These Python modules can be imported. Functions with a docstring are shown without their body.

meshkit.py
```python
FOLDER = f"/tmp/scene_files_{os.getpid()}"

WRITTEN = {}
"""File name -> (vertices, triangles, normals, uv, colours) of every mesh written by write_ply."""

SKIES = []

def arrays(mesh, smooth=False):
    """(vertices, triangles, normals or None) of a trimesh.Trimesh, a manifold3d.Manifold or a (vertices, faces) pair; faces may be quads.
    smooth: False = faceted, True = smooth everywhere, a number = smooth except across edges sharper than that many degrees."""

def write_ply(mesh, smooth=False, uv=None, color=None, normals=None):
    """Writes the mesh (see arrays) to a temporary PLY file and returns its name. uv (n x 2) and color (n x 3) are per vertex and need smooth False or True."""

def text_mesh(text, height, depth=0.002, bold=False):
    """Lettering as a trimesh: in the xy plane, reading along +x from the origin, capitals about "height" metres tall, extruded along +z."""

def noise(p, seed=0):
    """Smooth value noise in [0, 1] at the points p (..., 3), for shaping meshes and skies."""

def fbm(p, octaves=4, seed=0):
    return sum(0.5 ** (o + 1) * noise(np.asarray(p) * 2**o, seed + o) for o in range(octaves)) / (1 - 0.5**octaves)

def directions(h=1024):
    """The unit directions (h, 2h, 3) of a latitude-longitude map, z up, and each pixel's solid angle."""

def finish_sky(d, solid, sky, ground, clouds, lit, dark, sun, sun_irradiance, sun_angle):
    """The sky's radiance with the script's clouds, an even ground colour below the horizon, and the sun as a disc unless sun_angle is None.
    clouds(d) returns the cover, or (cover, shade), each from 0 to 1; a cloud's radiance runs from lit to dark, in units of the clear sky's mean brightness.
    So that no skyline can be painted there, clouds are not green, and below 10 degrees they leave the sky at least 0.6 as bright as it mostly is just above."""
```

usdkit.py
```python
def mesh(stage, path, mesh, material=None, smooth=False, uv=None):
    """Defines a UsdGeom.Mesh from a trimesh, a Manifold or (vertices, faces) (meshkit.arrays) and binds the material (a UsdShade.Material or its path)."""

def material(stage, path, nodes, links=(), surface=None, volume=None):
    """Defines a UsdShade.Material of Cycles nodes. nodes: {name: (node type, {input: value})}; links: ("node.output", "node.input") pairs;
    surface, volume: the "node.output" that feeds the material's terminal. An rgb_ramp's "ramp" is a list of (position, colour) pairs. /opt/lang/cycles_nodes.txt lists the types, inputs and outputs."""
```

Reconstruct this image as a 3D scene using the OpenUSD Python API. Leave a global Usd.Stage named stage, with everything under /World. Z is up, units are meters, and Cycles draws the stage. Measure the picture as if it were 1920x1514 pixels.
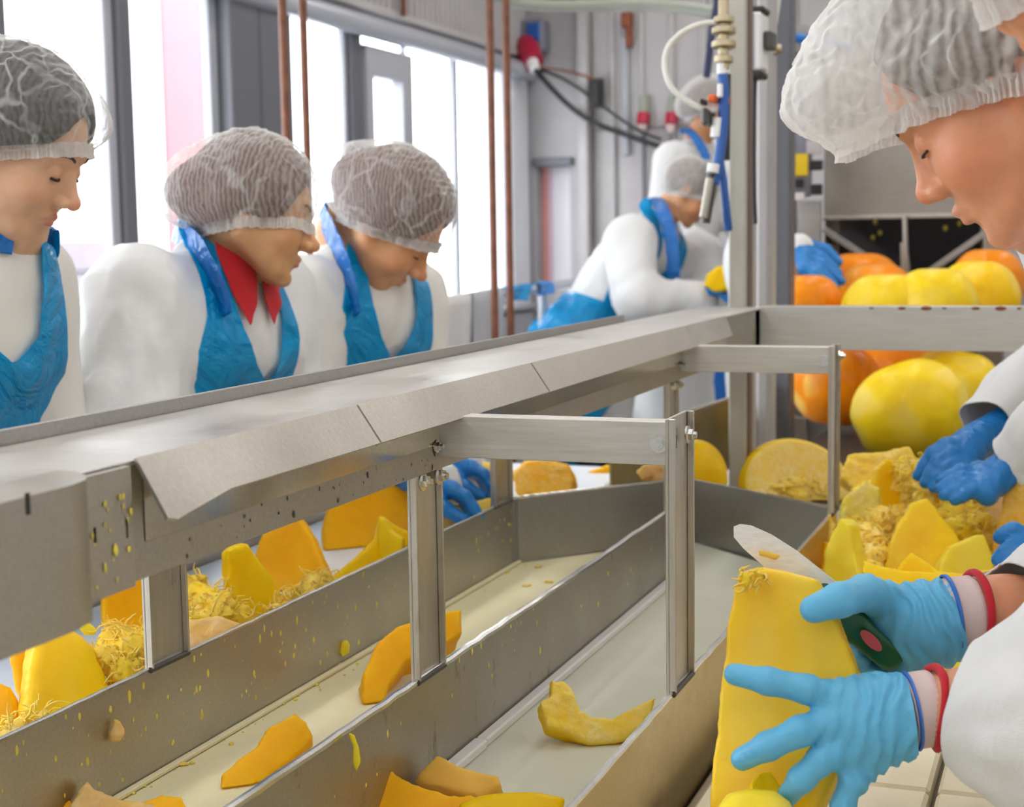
import math, random
import numpy as np, trimesh, usdkit, meshkit
from pxr import Usd, UsdGeom, UsdLux, UsdShade, Sdf, Gf, Vt
from scipy.spatial.transform import Rotation as Ro

stage = Usd.Stage.CreateInMemory()
UsdGeom.SetStageUpAxis(stage, 'Z'); UsdGeom.SetStageMetersPerUnit(stage, 1.0)
UsdGeom.Xform.Define(stage, '/World')
PI = math.pi
# ------------------------------------------------------------------ camera
YAW, PITCH, ROLL, FPX, EYE = 0.36131, 0.1087, -0.01565, 2831.7, 1.45
def cam_axes():
    cy, sy, cp, sp = math.cos(YAW), math.sin(YAW), math.cos(PITCH), math.sin(PITCH)
    f = np.array([-sy*cp, cy*cp, -sp]); r = np.array([cy, sy, 0.0]); u = np.cross(r, f)
    cr, sr = math.cos(ROLL), math.sin(ROLL)
    return np.array([cr*r + sr*u, -sr*r + cr*u, f])
CAM = cam_axes(); EYEP = np.array([0, 0, EYE])
cam = UsdGeom.Camera.Define(stage, '/World/camera')
mt = np.eye(4); mt[0, :3] = CAM[0]; mt[1, :3] = CAM[1]; mt[2, :3] = -CAM[2]; mt[3, :3] = EYEP
cam.AddTransformOp().Set(Gf.Matrix4d(*mt.ravel().tolist()))
cam.CreateHorizontalApertureAttr(36.0); cam.CreateVerticalApertureAttr(36.0*1514/1920)
cam.CreateFocalLengthAttr(36.0*FPX/1920); cam.CreateClippingRangeAttr(Gf.Vec2f(0.05, 200))
cam.CreateFStopAttr(8.0); cam.CreateFocusDistanceAttr(1.6)
cam.CreateExposureAttr(0.55)
# ------------------------------------------------------------------ sky: bright overcast daylight
dome = UsdLux.DomeLight.Define(stage, '/World/sky'); dome.CreateIntensityAttr(1.9); dome.CreateColorAttr(Gf.Vec3f(0.93, 0.97, 1.0))
# fluorescent ceiling lamps carry their own light in build_lamp() below

# ------------------------------------------------------------------ pixel -> place helpers
def ray(px, py): return CAM.T @ np.array([(px-960)/FPX, -(py-757)/FPX, 1.0])
def at(px, py, dep): return EYEP + ray(px, py)*dep
def onz(px, py, z): d = ray(px, py); return EYEP + d*(z-EYE)/d[2]
def onx(px, py, x): d = ray(px, py); return EYEP + d*x/d[0]
def ony(px, py, y): d = ray(px, py); return EYEP + d*y/d[1]

# ------------------------------------------------------------------ object helpers
TAKEN, BASE = {}, {}
def numbered(parent, name):
    k = (parent, name); n = TAKEN.get(k, 0); TAKEN[k] = n + 1
    return name if n == 0 else f'{name}_{n:03d}'
def data(prim, label=None, cat=None, group=None, kind=None):
    for k, v in (('label', label), ('category', cat), ('group', group), ('kind', kind)):
        if v: prim.SetCustomDataByKey(k, v)
    return prim
def thing(name, label, cat, loc=(0, 0, 0), group=None, kind=None):
    path = '/World/' + numbered('/World', name)
    x = UsdGeom.Xform.Define(stage, path); loc = np.asarray(loc, float); x.AddTranslateOp().Set(Gf.Vec3d(*map(float, loc)))
    BASE[path] = loc; data(x.GetPrim(), label, cat, group, kind)
    return path
def part(parent, name, mesh, mat, smooth=30, uv=None, label=None, kind=None):
    """a mesh, given in world coordinates, under a thing or a part"""
    path = parent + '/' + numbered(parent, name)
    off = BASE[parent]; BASE[path] = off
    v, f = vf(mesh)
    m = usdkit.mesh(stage, path, (v - off, f), '/World/Looks/' + mat, smooth=smooth, uv=uv)
    data(m.GetPrim(), label, None, None, kind)
    return path
def solo(name, mesh, mat, label=None, cat=None, smooth=30, uv=None, group=None, kind=None):
    """a top-level thing that is one mesh, its origin at the middle of its foot"""
    path = '/World/' + numbered('/World', name); v, f = vf(mesh)
    lo, hi = v.min(0), v.max(0); off = np.array([(lo[0]+hi[0])/2, (lo[1]+hi[1])/2, lo[2]])
    m = usdkit.mesh(stage, path, (v - off, f), '/World/Looks/' + mat, smooth=smooth, uv=uv)
    UsdGeom.Xformable(m).AddTranslateOp().Set(Gf.Vec3d(*map(float, off)))
    BASE[path] = off; data(m.GetPrim(), label, cat, group, kind)
    return path
def vf(mesh):
    if hasattr(mesh, 'vertices'): return np.asarray(mesh.vertices, float), np.asarray(mesh.faces, int)
    v, f = np.asarray(mesh[0], float), np.asarray(mesh[1], int)
    if f.shape[1] == 4: f = np.vstack([f[:, [0, 1, 2]], f[:, [0, 2, 3]]])
    return v, f
def cat(*ms):
    V, Fs, n = [], [], 0
    for m in ms:
        v, f = vf(m); V.append(v); Fs.append(f + n); n += len(v)
    return np.vstack(V), np.vstack(Fs)
def nrm(a): a = np.asarray(a, float); return a/np.linalg.norm(a)
def box(lo, hi, bev=0.0):
    """axis-aligned box, edges chamfered by bev"""
    lo, hi = np.minimum(lo, hi).astype(float), np.maximum(lo, hi).astype(float)
    if bev <= 0: return trimesh.creation.box(bounds=[lo, hi])
    bev = min(bev, 0.45*(hi-lo).min()); pts = []
    for c in np.ndindex(2, 2, 2):
        p = np.where(c, hi, lo); s = np.where(c, -1, 1)
        for k in range(3):
            q = p + s*bev; q[k] = p[k]; pts.append(q)
    return trimesh.convex.convex_hull(np.array(pts))
def obox(c, ax, half, bev=0.0):
    """oriented box: centre, 3 row axes, half sizes"""
    m = box(-np.asarray(half, float), np.asarray(half, float), bev); v, f = vf(m)
    return np.asarray(c) + v @ np.asarray(ax, float), f
def bar(a, b, w, h, up=(0, 0, 1), bev=0.002):
    """box bar from a to b, w wide and h high"""
    a, b = np.asarray(a, float), np.asarray(b, float); d = nrm(b-a); s = nrm(np.cross(up, d)); u = np.cross(d, s)
    return obox((a+b)/2, [d, s, u], [np.linalg.norm(b-a)/2, w/2, h/2], bev)
def prism(poly, origin, e1, e2, e3, t):
    """2D polygon in axes e1, e2 from origin, extruded t along e3"""
    from shapely.geometry import Polygon
    m = trimesh.creation.extrude_polygon(Polygon(poly), t, engine='earcut'); v, f = vf(m)
    E = np.array([e1, e2, e3], float)
    if np.linalg.det(E) < 0: f = f[:, ::-1]
    return np.asarray(origin) + v @ E, f
def spline(pts, n=60):
    from scipy.interpolate import CubicSpline
    pts = np.asarray(pts, float); t = np.r_[0, np.cumsum(np.linalg.norm(np.diff(pts, axis=0), axis=1))]
    return CubicSpline(t, pts)(np.linspace(0, t[-1], n))
def tube(path, r, n=10, cap=True):
    """round tube along a path; r a number or one per point"""
    P = np.asarray(path, float); r = np.broadcast_to(r, len(P)); T = np.gradient(P, axis=0); T /= np.linalg.norm(T, axis=1)[:, None]
    u = np.cross(T[0], [0.3, 0.2, 0.9]); u = nrm(u); V = []
    for i in range(len(P)):
        u = nrm(u - T[i]*(u @ T[i])); w = np.cross(T[i], u)
        a = np.linspace(0, 2*PI, n, endpoint=False)[:, None]
        V.append(P[i] + r[i]*(np.cos(a)*u + np.sin(a)*w))
    V = np.vstack(V); F = []
    for i in range(len(P)-1):
        for k in range(n):
            a, b = i*n+k, i*n+(k+1) % n
            F += [[a, b, b+n], [a, b+n, a+n]]
    if cap:
        c0, c1 = len(V), len(V)+1; V = np.vstack([V, P[0], P[-1]]); o = (len(P)-1)*n
        for k in range(n): F += [[c0, (k+1) % n, k], [c1, o+k, o+(k+1) % n]]
    return V, np.array(F)
def cyl(a, b, r, n=16): return tube([a, b], r, n)
def bolt(c, ax, r=0.008, h=0.007):
    a = np.asarray(c, float); ax = nrm(ax)
    return cat(tube([a, a+ax*0.002], r*1.5, 14), tube([a+ax*0.002, a+ax*h], r, 6), tube([a+ax*h, a+ax*(h+0.004)], r*0.55, 10))

# ------------------------------------------------------------------ implicit modelling
def nets(fn, lo, hi, h, coarse=4):
    """surface nets of fn(points) < 0 inside the box lo..hi, cell h; returns vertices, triangles"""
    lo = np.asarray(lo, float) - h; n = (np.ceil((np.asarray(hi) + h - lo)/h).astype(int)//coarse + 1)*coarse + 1
    ax = [lo[k] + h*np.arange(n[k]) for k in range(3)]
    nc = (n - 1)//coarse + 1
    G = np.stack(np.meshgrid(*[a[::coarse] for a in ax], indexing='ij'), -1)
    Dc = fn(G.reshape(-1, 3)).reshape(nc)
    near = np.abs(Dc) < h*coarse*1.9
    bn = np.zeros(nc - 1, bool)
    for c in np.ndindex(2, 2, 2):
        s = near[c[0]:nc[0]-1+c[0], c[1]:nc[1]-1+c[1], c[2]:nc[2]-1+c[2]]; bn |= s
    sg = Dc[:-1, :-1, :-1]
    D = np.repeat(np.repeat(np.repeat(np.sign(sg)*1.0, coarse, 0), coarse, 1), coarse, 2)
    D = np.pad(D, ((0, 1),)*3, mode='edge')
    m = np.repeat(np.repeat(np.repeat(bn, coarse, 0), coarse, 1), coarse, 2); m = np.pad(m, ((0, 1),)*3)
    for k in range(3):
        s1 = [slice(None)]*3; s0 = [slice(None)]*3; s1[k] = slice(1, None); s0[k] = slice(None, -1)
        mm = m.copy(); mm[tuple(s1)] |= m[tuple(s0)]; m = mm
    I = np.argwhere(m); P = lo + I*h; out = np.empty(len(P))
    for i in range(0, len(P), 200000): out[i:i+200000] = fn(P[i:i+200000])
    D[tuple(I.T)] = out
    S = D < 0; cnt = np.zeros(n - 1, int); cs = list(np.ndindex(2, 2, 2))
    def sub(A, c): return A[c[0]:n[0]-1+c[0], c[1]:n[1]-1+c[1], c[2]:n[2]-1+c[2]]
    for c in cs: cnt += sub(S, c)
    act = (cnt > 0) & (cnt < 8); idx = np.full(n - 1, -1); idx[act] = np.arange(act.sum())
    acc = np.zeros((act.sum(), 3)); num = np.zeros(act.sum())
    for c in cs:
        for k in range(3):
            if c[k]: continue
            d = list(c); d[k] = 1
            a, b = sub(D, c)[act], sub(D, d)[act]; x = (a < 0) != (b < 0)
            t = a/np.where(a == b, 1, a - b); q = np.tile(np.array(c, float), (len(a), 1)); q[:, k] = t
            acc[x] += q[x]; num[x] += 1
    V = lo + (np.argwhere(act) + acc/num[:, None])*h; F = []
    for k in range(3):
        e = [(1, 2), (2, 0), (0, 1)][k]
        s0 = [slice(1, -1)]*3; s0[k] = slice(None, -1); s1 = list(s0); s1[k] = slice(1, None)
        a, b = S[tuple(s0)], S[tuple(s1)]; x = np.argwhere(a != b)
        if not len(x): continue
        ins = a[tuple(x.T)]; x = x + 1; x[:, k] -= 1
        q = []
        for o in ((-1, -1), (0, -1), (0, 0), (-1, 0)):
            y = x.copy(); y[:, e[0]] += o[0]; y[:, e[1]] += o[1]; q.append(idx[tuple(y.T)])
        q = np.stack(q, 1); q[~ins] = q[~ins][:, ::-1]; F.append(q)
    F = np.vstack(F); F = F[(F >= 0).all(1)]
    return V, np.vstack([F[:, [0, 1, 2]], F[:, [0, 2, 3]]])
def sph(P, c, r): return np.linalg.norm(P - np.asarray(c), axis=1) - r
def ell(P, c, r, R=None):
    q = P - np.asarray(c)
    if R is not None: q = q @ R
    q = q/np.asarray(r); k0 = np.linalg.norm(q, axis=1); k1 = np.linalg.norm(q/np.asarray(r), axis=1)
    return k0*(k0 - 1)/np.maximum(k1, 1e-9)
def cone(P, a, b, ra, rb=None):
    rb = ra if rb is None else rb
    a, b = np.asarray(a, float), np.asarray(b, float); ab = b - a; t = np.clip((P - a) @ ab/max(ab @ ab, 1e-12), 0, 1)
    return np.linalg.norm(P - a - t[:, None]*ab, axis=1) - (ra + t*(rb - ra))
def smin(a, b, k): h = np.maximum(k - np.abs(a - b), 0)/k; return np.minimum(a, b) - h*h*k/4
def smax(a, b, k): return -smin(-a, -b, k)
def chain(P, pts, rs, k=0.02):
    d = None
    for i in range(len(pts)-1):
        c = cone(P, pts[i], pts[i+1], rs[i], rs[i+1]); d = c if d is None else smin(d, c, k)
    return d
def poly_sd(P, poly):
    """signed distance (negative inside) of 2D points to a polygon"""
    poly = np.asarray(poly, float); d = np.full(len(P), 1e9); inside = np.zeros(len(P), bool)
    for a, b in zip(poly, np.roll(poly, -1, 0)):
        e = b - a; w = P - a; t = np.clip(w @ e/max(e @ e, 1e-12), 0, 1); d = np.minimum(d, np.linalg.norm(w - t[:, None]*e, axis=1))
        c = (a[1] > P[:, 1]) != (b[1] > P[:, 1])
        with np.errstate(divide='ignore', invalid='ignore'):
            xi = a[0] + (P[:, 1]-a[1])*e[0]/np.where(e[1] == 0, 1e-12, e[1])
        inside ^= c & (P[:, 0] < xi)
    return np.where(inside, -d, d)
def clip(mesh, val):
    """keep the part of the mesh where val (per vertex) < 0, cut exactly at zero"""
    v, f = vf(mesh); val = np.where(np.abs(val) < 1e-9, 1e-9, val); V = list(v); W = {}; out = []
    ins = val < 0; k = ins[f].sum(1); out = f[k == 3].tolist()
    def cut(i, j):
        key = (min(i, j), max(i, j))
        if key not in W: t = val[i]/(val[i]-val[j]); W[key] = len(V); V.append(v[i] + t*(v[j]-v[i]))
        return W[key]
    for t in f[(k == 1) | (k == 2)]:
        q = []
        for a, b in ((0, 1), (1, 2), (2, 0)):
            i, j = t[a], t[b]
            if ins[i]: q.append(i)
            if ins[i] != ins[j]: q.append(cut(i, j))
        out += [[q[0], q[m], q[m+1]] for m in range(1, len(q)-1)]
    V = np.array(V); f = np.array(out, int).reshape(-1, 3); u, inv = np.unique(f, return_inverse=True)
    return V[u], inv.reshape(-1, 3)
def vnormals(v, f):
    n = np.zeros_like(v); c = np.cross(v[f[:, 1]]-v[f[:, 0]], v[f[:, 2]]-v[f[:, 0]])
    for k in range(3): np.add.at(n, f[:, k], c)
    return n/np.maximum(np.linalg.norm(n, axis=1, keepdims=True), 1e-12)
def solid(mesh, t):
    """gives an open sheet a thickness t inwards"""
    v, f = vf(mesh); n = vnormals(v, f); e = np.vstack([f[:, [0, 1]], f[:, [1, 2]], f[:, [2, 0]]])
    s = np.sort(e, 1); _, inv, c = np.unique(s, axis=0, return_inverse=True, return_counts=True); b = e[c[inv.ravel()] == 1]; m = len(v)
    return np.vstack([v, v - n*t]), np.vstack([f, f[:, ::-1] + m, np.c_[b[:, 1], b[:, 0], b[:, 0]+m], np.c_[b[:, 1], b[:, 0]+m, b[:, 1]+m]])
def fbm(P, sc, seed=0, oc=3): return meshkit.fbm(np.asarray(P)*sc, oc, seed) - 0.5

# ------------------------------------------------------------------ materials
UsdGeom.Scope.Define(stage, '/World/Looks')
def mat(name, nodes, links, surface='p.BSDF'): return usdkit.material(stage, '/World/Looks/'+name, nodes, links, surface=surface)
def plain(name, col, rough=0.5, metal=0.0, bump=0.0, bscale=60, var=0.0, vscale=6, spec=None, sss=0.0, **kw):
    p = {'base_color': col, 'roughness': rough, 'metallic': metal, **kw}
    if sss: p.update(subsurface_weight=sss, subsurface_radius=(1.0, 0.35, 0.2), subsurface_scale=0.006)
    nodes, links = {'p': ('principled_bsdf', p)}, []
    if bump or var: nodes['tc'] = ('texture_coordinate', {})
    if var:
        nodes['n'] = ('noise_texture', {'scale': vscale, 'detail': 5.0, 'roughness': 0.6}); c = np.array(col)
        nodes['r'] = ('rgb_ramp', {'ramp': [(0.3, tuple(np.clip(c*(1-var), 0, 1))), (0.7, tuple(np.clip(c*(1+var), 0, 1)))]})
        links += [('tc.object', 'n.vector'), ('n.fac', 'r.fac'), ('r.color', 'p.base_color')]
    if bump:
        nodes['bn'] = ('noise_texture', {'scale': bscale, 'detail': 4.0}); nodes['b'] = ('bump', {'strength': bump, 'distance': 0.002})
        links += [('tc.object', 'bn.vector'), ('bn.fac', 'b.height'), ('b.normal', 'p.normal')]
    return mat(name, nodes, links)
def steel(name, col, rough, stretch=(3, 60, 60), bump=0.12, dirt=0.0, metal=1.0):
    """brushed stainless: streaked roughness and tone, optional dried juice stains"""
    c = np.array(col)
    nodes = {'tc': ('texture_coordinate', {}), 'mp': ('mapping', {'scale': stretch}), 'n': ('noise_texture', {'scale': 4.0, 'detail': 6.0, 'roughness': 0.7}),
             'n2': ('noise_texture', {'scale': 9.0, 'detail': 4.0}),
             'r': ('rgb_ramp', {'ramp': [(0.25, tuple(c*0.86)), (0.75, tuple(np.minimum(c*1.1, 1)))]}),
             'rr': ('map_range', {'from_min': 0.3, 'from_max': 0.7, 'to_min': rough*0.8, 'to_max': rough*1.2}),
             'b': ('bump', {'strength': bump, 'distance': 0.001}), 'p': ('principled_bsdf', {'metallic': metal})}
    links = [('tc.object', 'mp.vector'), ('mp.vector', 'n.vector'), ('tc.object', 'n2.vector'), ('n.fac', 'r.fac'), ('n2.fac', 'rr.value'), ('rr.result', 'p.roughness'), ('n.fac', 'b.height'), ('b.normal', 'p.normal')]
    if dirt:
        nodes['d'] = ('noise_texture', {'scale': 26.0, 'detail': 6.0, 'roughness': 0.7}); nodes['dr'] = ('rgb_ramp', {'ramp': [(0.60, (0, 0, 0)), (0.70, (dirt,)*3)]})
        nodes['mx'] = ('mix_color', {'b': (0.20, 0.15, 0.06)}); nodes['mp2'] = ('mapping', {'scale': (1, 1, 0.35)})
        nodes['md'] = ('math', {'math_type': 'subtract', 'value1': 1.0})
        links += [('tc.object', 'mp2.vector'), ('mp2.vector', 'd.vector'), ('d.fac', 'dr.fac'), ('dr.color', 'mx.fac'), ('r.color', 'mx.a'), ('mx.result', 'p.base_color')]
    else: links.append(('r.color', 'p.base_color'))
    return mat(name, nodes, links)
steel('steel', (0.47, 0.44, 0.39), 0.44)
steel('steel_gold_reflection', (0.56, 0.44, 0.22), 0.36)  # golden reflection of the yellow heap painted into the base colour
steel('steel_top_lightened', (0.60, 0.58, 0.55), 0.42)  # window reflection on the top plate put in as a lighter base colour
steel('steel_stained', (0.45, 0.42, 0.37), 0.46, dirt=0.7)
steel('steel_bar', (0.66, 0.64, 0.60), 0.5, metal=0.8)
steel('steel_upright', (0.62, 0.58, 0.52), 0.42, stretch=(60, 60, 3), dirt=0.35)
steel('steel_beam', (0.62, 0.62, 0.60), 0.55, metal=0.55)
steel('steel_dull', (0.42, 0.41, 0.39), 0.48)
steel('steel_ochre', (0.42, 0.36, 0.20), 0.45, dirt=0.4)
steel('hopper_steel', (0.34, 0.31, 0.28), 0.5)
steel('steel_polished', (0.66, 0.60, 0.48), 0.14, bump=0.03)
steel('bolt_steel', (0.75, 0.74, 0.72), 0.2, bump=0.0)
steel('blade_white_glare', (0.92, 0.92, 0.91), 0.4, bump=0.03, metal=0.15)  # lamp glare on the blade is put into this near-white base
plain('cast_steel', (0.10, 0.095, 0.09), 0.5, 0.6, bump=0.3)
plain('belt_cream', (0.82, 0.75, 0.48), 0.42, bump=0.15, bscale=250, var=0.06, vscale=5)
plain('belt_white', (0.66, 0.665, 0.55), 0.42, bump=0.15, bscale=250, var=0.06, vscale=5)
plain('board_plastic', (0.80, 0.72, 0.53), 0.45, bump=0.2, bscale=120, var=0.05, vscale=12)
plain('table_plastic', (0.78, 0.81, 0.86), 0.35, var=0.04)
plain('blue_bright', (0.03, 0.22, 0.72), 0.35)
plain('floor_paint', (0.32, 0.31, 0.30), 0.45, var=0.2, vscale=2)
plain('ceiling_paint', (0.72, 0.72, 0.72), 0.8)
plain('wall_paint', (0.40, 0.385, 0.39), 0.55, var=0.08, vscale=3)
plain('panel_paint', (0.44, 0.42, 0.42), 0.5, var=0.08, vscale=4)
plain('frame_paint', (0.13, 0.13, 0.15), 0.45)
plain('frame_light', (0.42, 0.43, 0.47), 0.4)
plain('reveal_white', (0.80, 0.82, 0.86), 0.5)
plain('header_paint', (0.48, 0.50, 0.55), 0.3, 0.3)
plain('pipe_brown', (0.19, 0.065, 0.03), 0.45, var=0.3, vscale=20)
plain('rust_brown', (0.24, 0.07, 0.03), 0.7, var=0.3, vscale=40)
plain('red_plastic', (0.42, 0.012, 0.045), 0.35)
plain('grey_plastic', (0.20, 0.20, 0.25), 0.4)
plain('white_plastic', (0.80, 0.80, 0.79), 0.35)
plain('black_rubber', (0.018, 0.018, 0.02), 0.5)
plain('hose_white', (0.72, 0.70, 0.64), 0.4)
plain('hose_blue', (0.02, 0.10, 0.38), 0.35)
plain('conduit_grey', (0.30, 0.32, 0.26), 0.5)
plain('hose_navy', (0.02, 0.03, 0.09), 0.5)
plain('stripe_blue', (0.01, 0.16, 0.50), 0.4)
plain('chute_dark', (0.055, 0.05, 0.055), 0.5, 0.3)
plain('post_pale', (0.46, 0.44, 0.38), 0.5, 0.2, var=0.08, vscale=8)
plain('brass', (0.50, 0.42, 0.28), 0.35, 0.9)
plain('orange_plastic', (0.72, 0.12, 0.02), 0.4)
plain('yellow_plastic', (0.80, 0.56, 0.01), 0.5)
plain('navy_cloth', (0.03, 0.035, 0.06), 0.8)
plain('boot_white', (0.7, 0.7, 0.68), 0.5)
plain('asphalt', (0.55, 0.56, 0.58), 0.9, var=0.1)
plain('pale_render', (0.86, 0.86, 0.88), 0.9)
plain('red_render', (0.60, 0.22, 0.25), 0.8)
plain('strip_brown', (0.16, 0.11, 0.09), 0.6)
plain('wall_white', (0.72, 0.72, 0.70), 0.7)
plain('pink_film', (0.80, 0.55, 0.66), 0.4)
plain('lilac_film', (0.62, 0.55, 0.75), 0.4)
plain('coral_film', (0.80, 0.36, 0.30), 0.4)
plain('white_film', (0.85, 0.82, 0.86), 0.4)
plain('yard_grey', (0.30, 0.31, 0.35), 0.8)
mat('glass', {'t': ('transparent_bsdf', {'color': (0.98, 0.99, 0.99)}), 'g': ('glossy_bsdf', {'color': (1, 1, 1), 'roughness': 0.02}), 'm': ('mix_closure', {'fac': 0.05})},
    [('t.BSDF', 'm.closure1'), ('g.BSDF', 'm.closure2')], 'm.closure')
mat('lamp_glow', {'e': ('emission', {'color': (1.0, 0.97, 0.93), 'strength': 5.8})}, [], 'e.emission')
def fabric(name, col, rough=0.85, trans=0.12, bump=0.35):
    mat(name, {'tc': ('texture_coordinate', {}), 'n': ('noise_texture', {'scale': 14.0, 'detail': 5.0}), 'w': ('noise_texture', {'scale': 700.0}), 'ad': ('math', {'math_type': 'multiply_add', 'value2': 0.12}),
               'b': ('bump', {'strength': bump, 'distance': 0.012}), 'p': ('principled_bsdf', {'base_color': col, 'roughness': rough, 'sheen_weight': 0.15}), 't': ('translucent_bsdf', {'color': col}), 'm': ('mix_closure', {'fac': trans})},
        [('tc.object', 'n.vector'), ('tc.object', 'w.vector'), ('w.fac', 'ad.value1'), ('n.fac', 'ad.value3'), ('ad.value', 'b.height'), ('b.normal', 'p.normal'), ('p.BSDF', 'm.closure1'), ('t.BSDF', 'm.closure2')], 'm.closure')
fabric('coat_white', (0.83, 0.83, 0.83))
fabric('coat_cream', (0.82, 0.80, 0.76))
fabric('collar_red', (0.60, 0.012, 0.02))
fabric('cuff_pink', (0.80, 0.64, 0.62), bump=0.2)
fabric('cuff_red', (0.62, 0.015, 0.03), bump=0.2)
fabric('cloth_grey', (0.55, 0.56, 0.60))
def film(name, col, tcol, trans=0.3, rough=0.2, bump=0.5, bscale=22.0, dist=0.016, det=4.0):
    """thin glossy plastic sheet or rubber that lets light through"""
    mat(name, {'tc': ('texture_coordinate', {}), 'n': ('noise_texture', {'scale': bscale, 'detail': det, 'distortion': 0.6 if det < 5 else 1.6}), 'b': ('bump', {'strength': bump, 'distance': dist}),
               'p': ('principled_bsdf', {'base_color': col, 'roughness': rough}), 't': ('translucent_bsdf', {'color': tcol}), 'm': ('mix_closure', {'fac': trans})},
        [('tc.object', 'n.vector'), ('n.fac', 'b.height'), ('b.normal', 'p.normal'), ('p.BSDF', 'm.closure1'), ('t.BSDF', 'm.closure2')], 'm.closure')
film('apron_blue', (0.0, 0.41, 0.82), (0.0, 0.72, 0.95), 0.4, 0.14, 1.0, 9.0, 0.05, 6.0)
film('apron_strap', (0.004, 0.17, 0.58), (0.0, 0.38, 0.80), 0.2, 0.15, 0.8, 40.0)
film('glove_light', (0.13, 0.50, 0.80), (0.15, 0.5, 0.8), 0.06, 0.45, 0.15, 60.0)
film('glove_blue', (0.01, 0.20, 0.58), (0.02, 0.3, 0.7), 0.06, 0.35, 0.3, 40.0)
film('glove_blue_edge', (0.03, 0.16, 0.60), (0.1, 0.3, 0.7), 0.05, 0.4, 0.1)
film('handle_green', (0.012, 0.11, 0.045), (0, 0.2, 0.1), 0.0, 0.22, 0.05)
film('mark_red', (0.55, 0.06, 0.07), (0.5, 0.1, 0.1), 0.0, 0.35, 0.05)
def skin(name, col, lip=(0.55, 0.20, 0.17), blush=None):
    """uv.x blends to lip colour, uv.y to a ruddier tone"""
    c = np.array(col); blush = blush or tuple(c*np.array([1.0, 0.72, 0.66]))
    mat(name, {'tc': ('texture_coordinate', {}), 's': ('separate_xyz', {}), 'n': ('noise_texture', {'scale': 45.0, 'detail': 5.0}), 'r': ('rgb_ramp', {'ramp': [(0.35, tuple(c*0.93)), (0.65, tuple(np.minimum(c*1.05, 1)))]}),
               'm1': ('mix_color', {'b': blush}), 'm2': ('mix_color', {'b': lip}), 'bn': ('noise_texture', {'scale': 420.0, 'detail': 3.0}), 'b': ('bump', {'strength': 0.12, 'distance': 0.002}),
               'p': ('principled_bsdf', {'roughness': 0.48, 'subsurface_weight': 0.2, 'subsurface_radius': (1.0, 0.35, 0.2), 'subsurface_scale': 0.005})},
        [('tc.UV', 's.vector'), ('tc.object', 'n.vector'), ('tc.object', 'bn.vector'), ('bn.fac', 'b.height'), ('b.normal', 'p.normal'), ('n.fac', 'r.fac'), ('r.color', 'm1.a'), ('s.y', 'm1.fac'), ('m1.result', 'm2.a'), ('s.x', 'm2.fac'), ('m2.result', 'p.base_color')])
skin('skin_young', (0.70, 0.41, 0.25)); skin('skin_tan', (0.62, 0.33, 0.15)); skin('skin_warm', (0.66, 0.32, 0.15)); skin('skin_ruddy', (0.72, 0.32, 0.17)); skin('skin_pale', (0.68, 0.42, 0.32))
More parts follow.
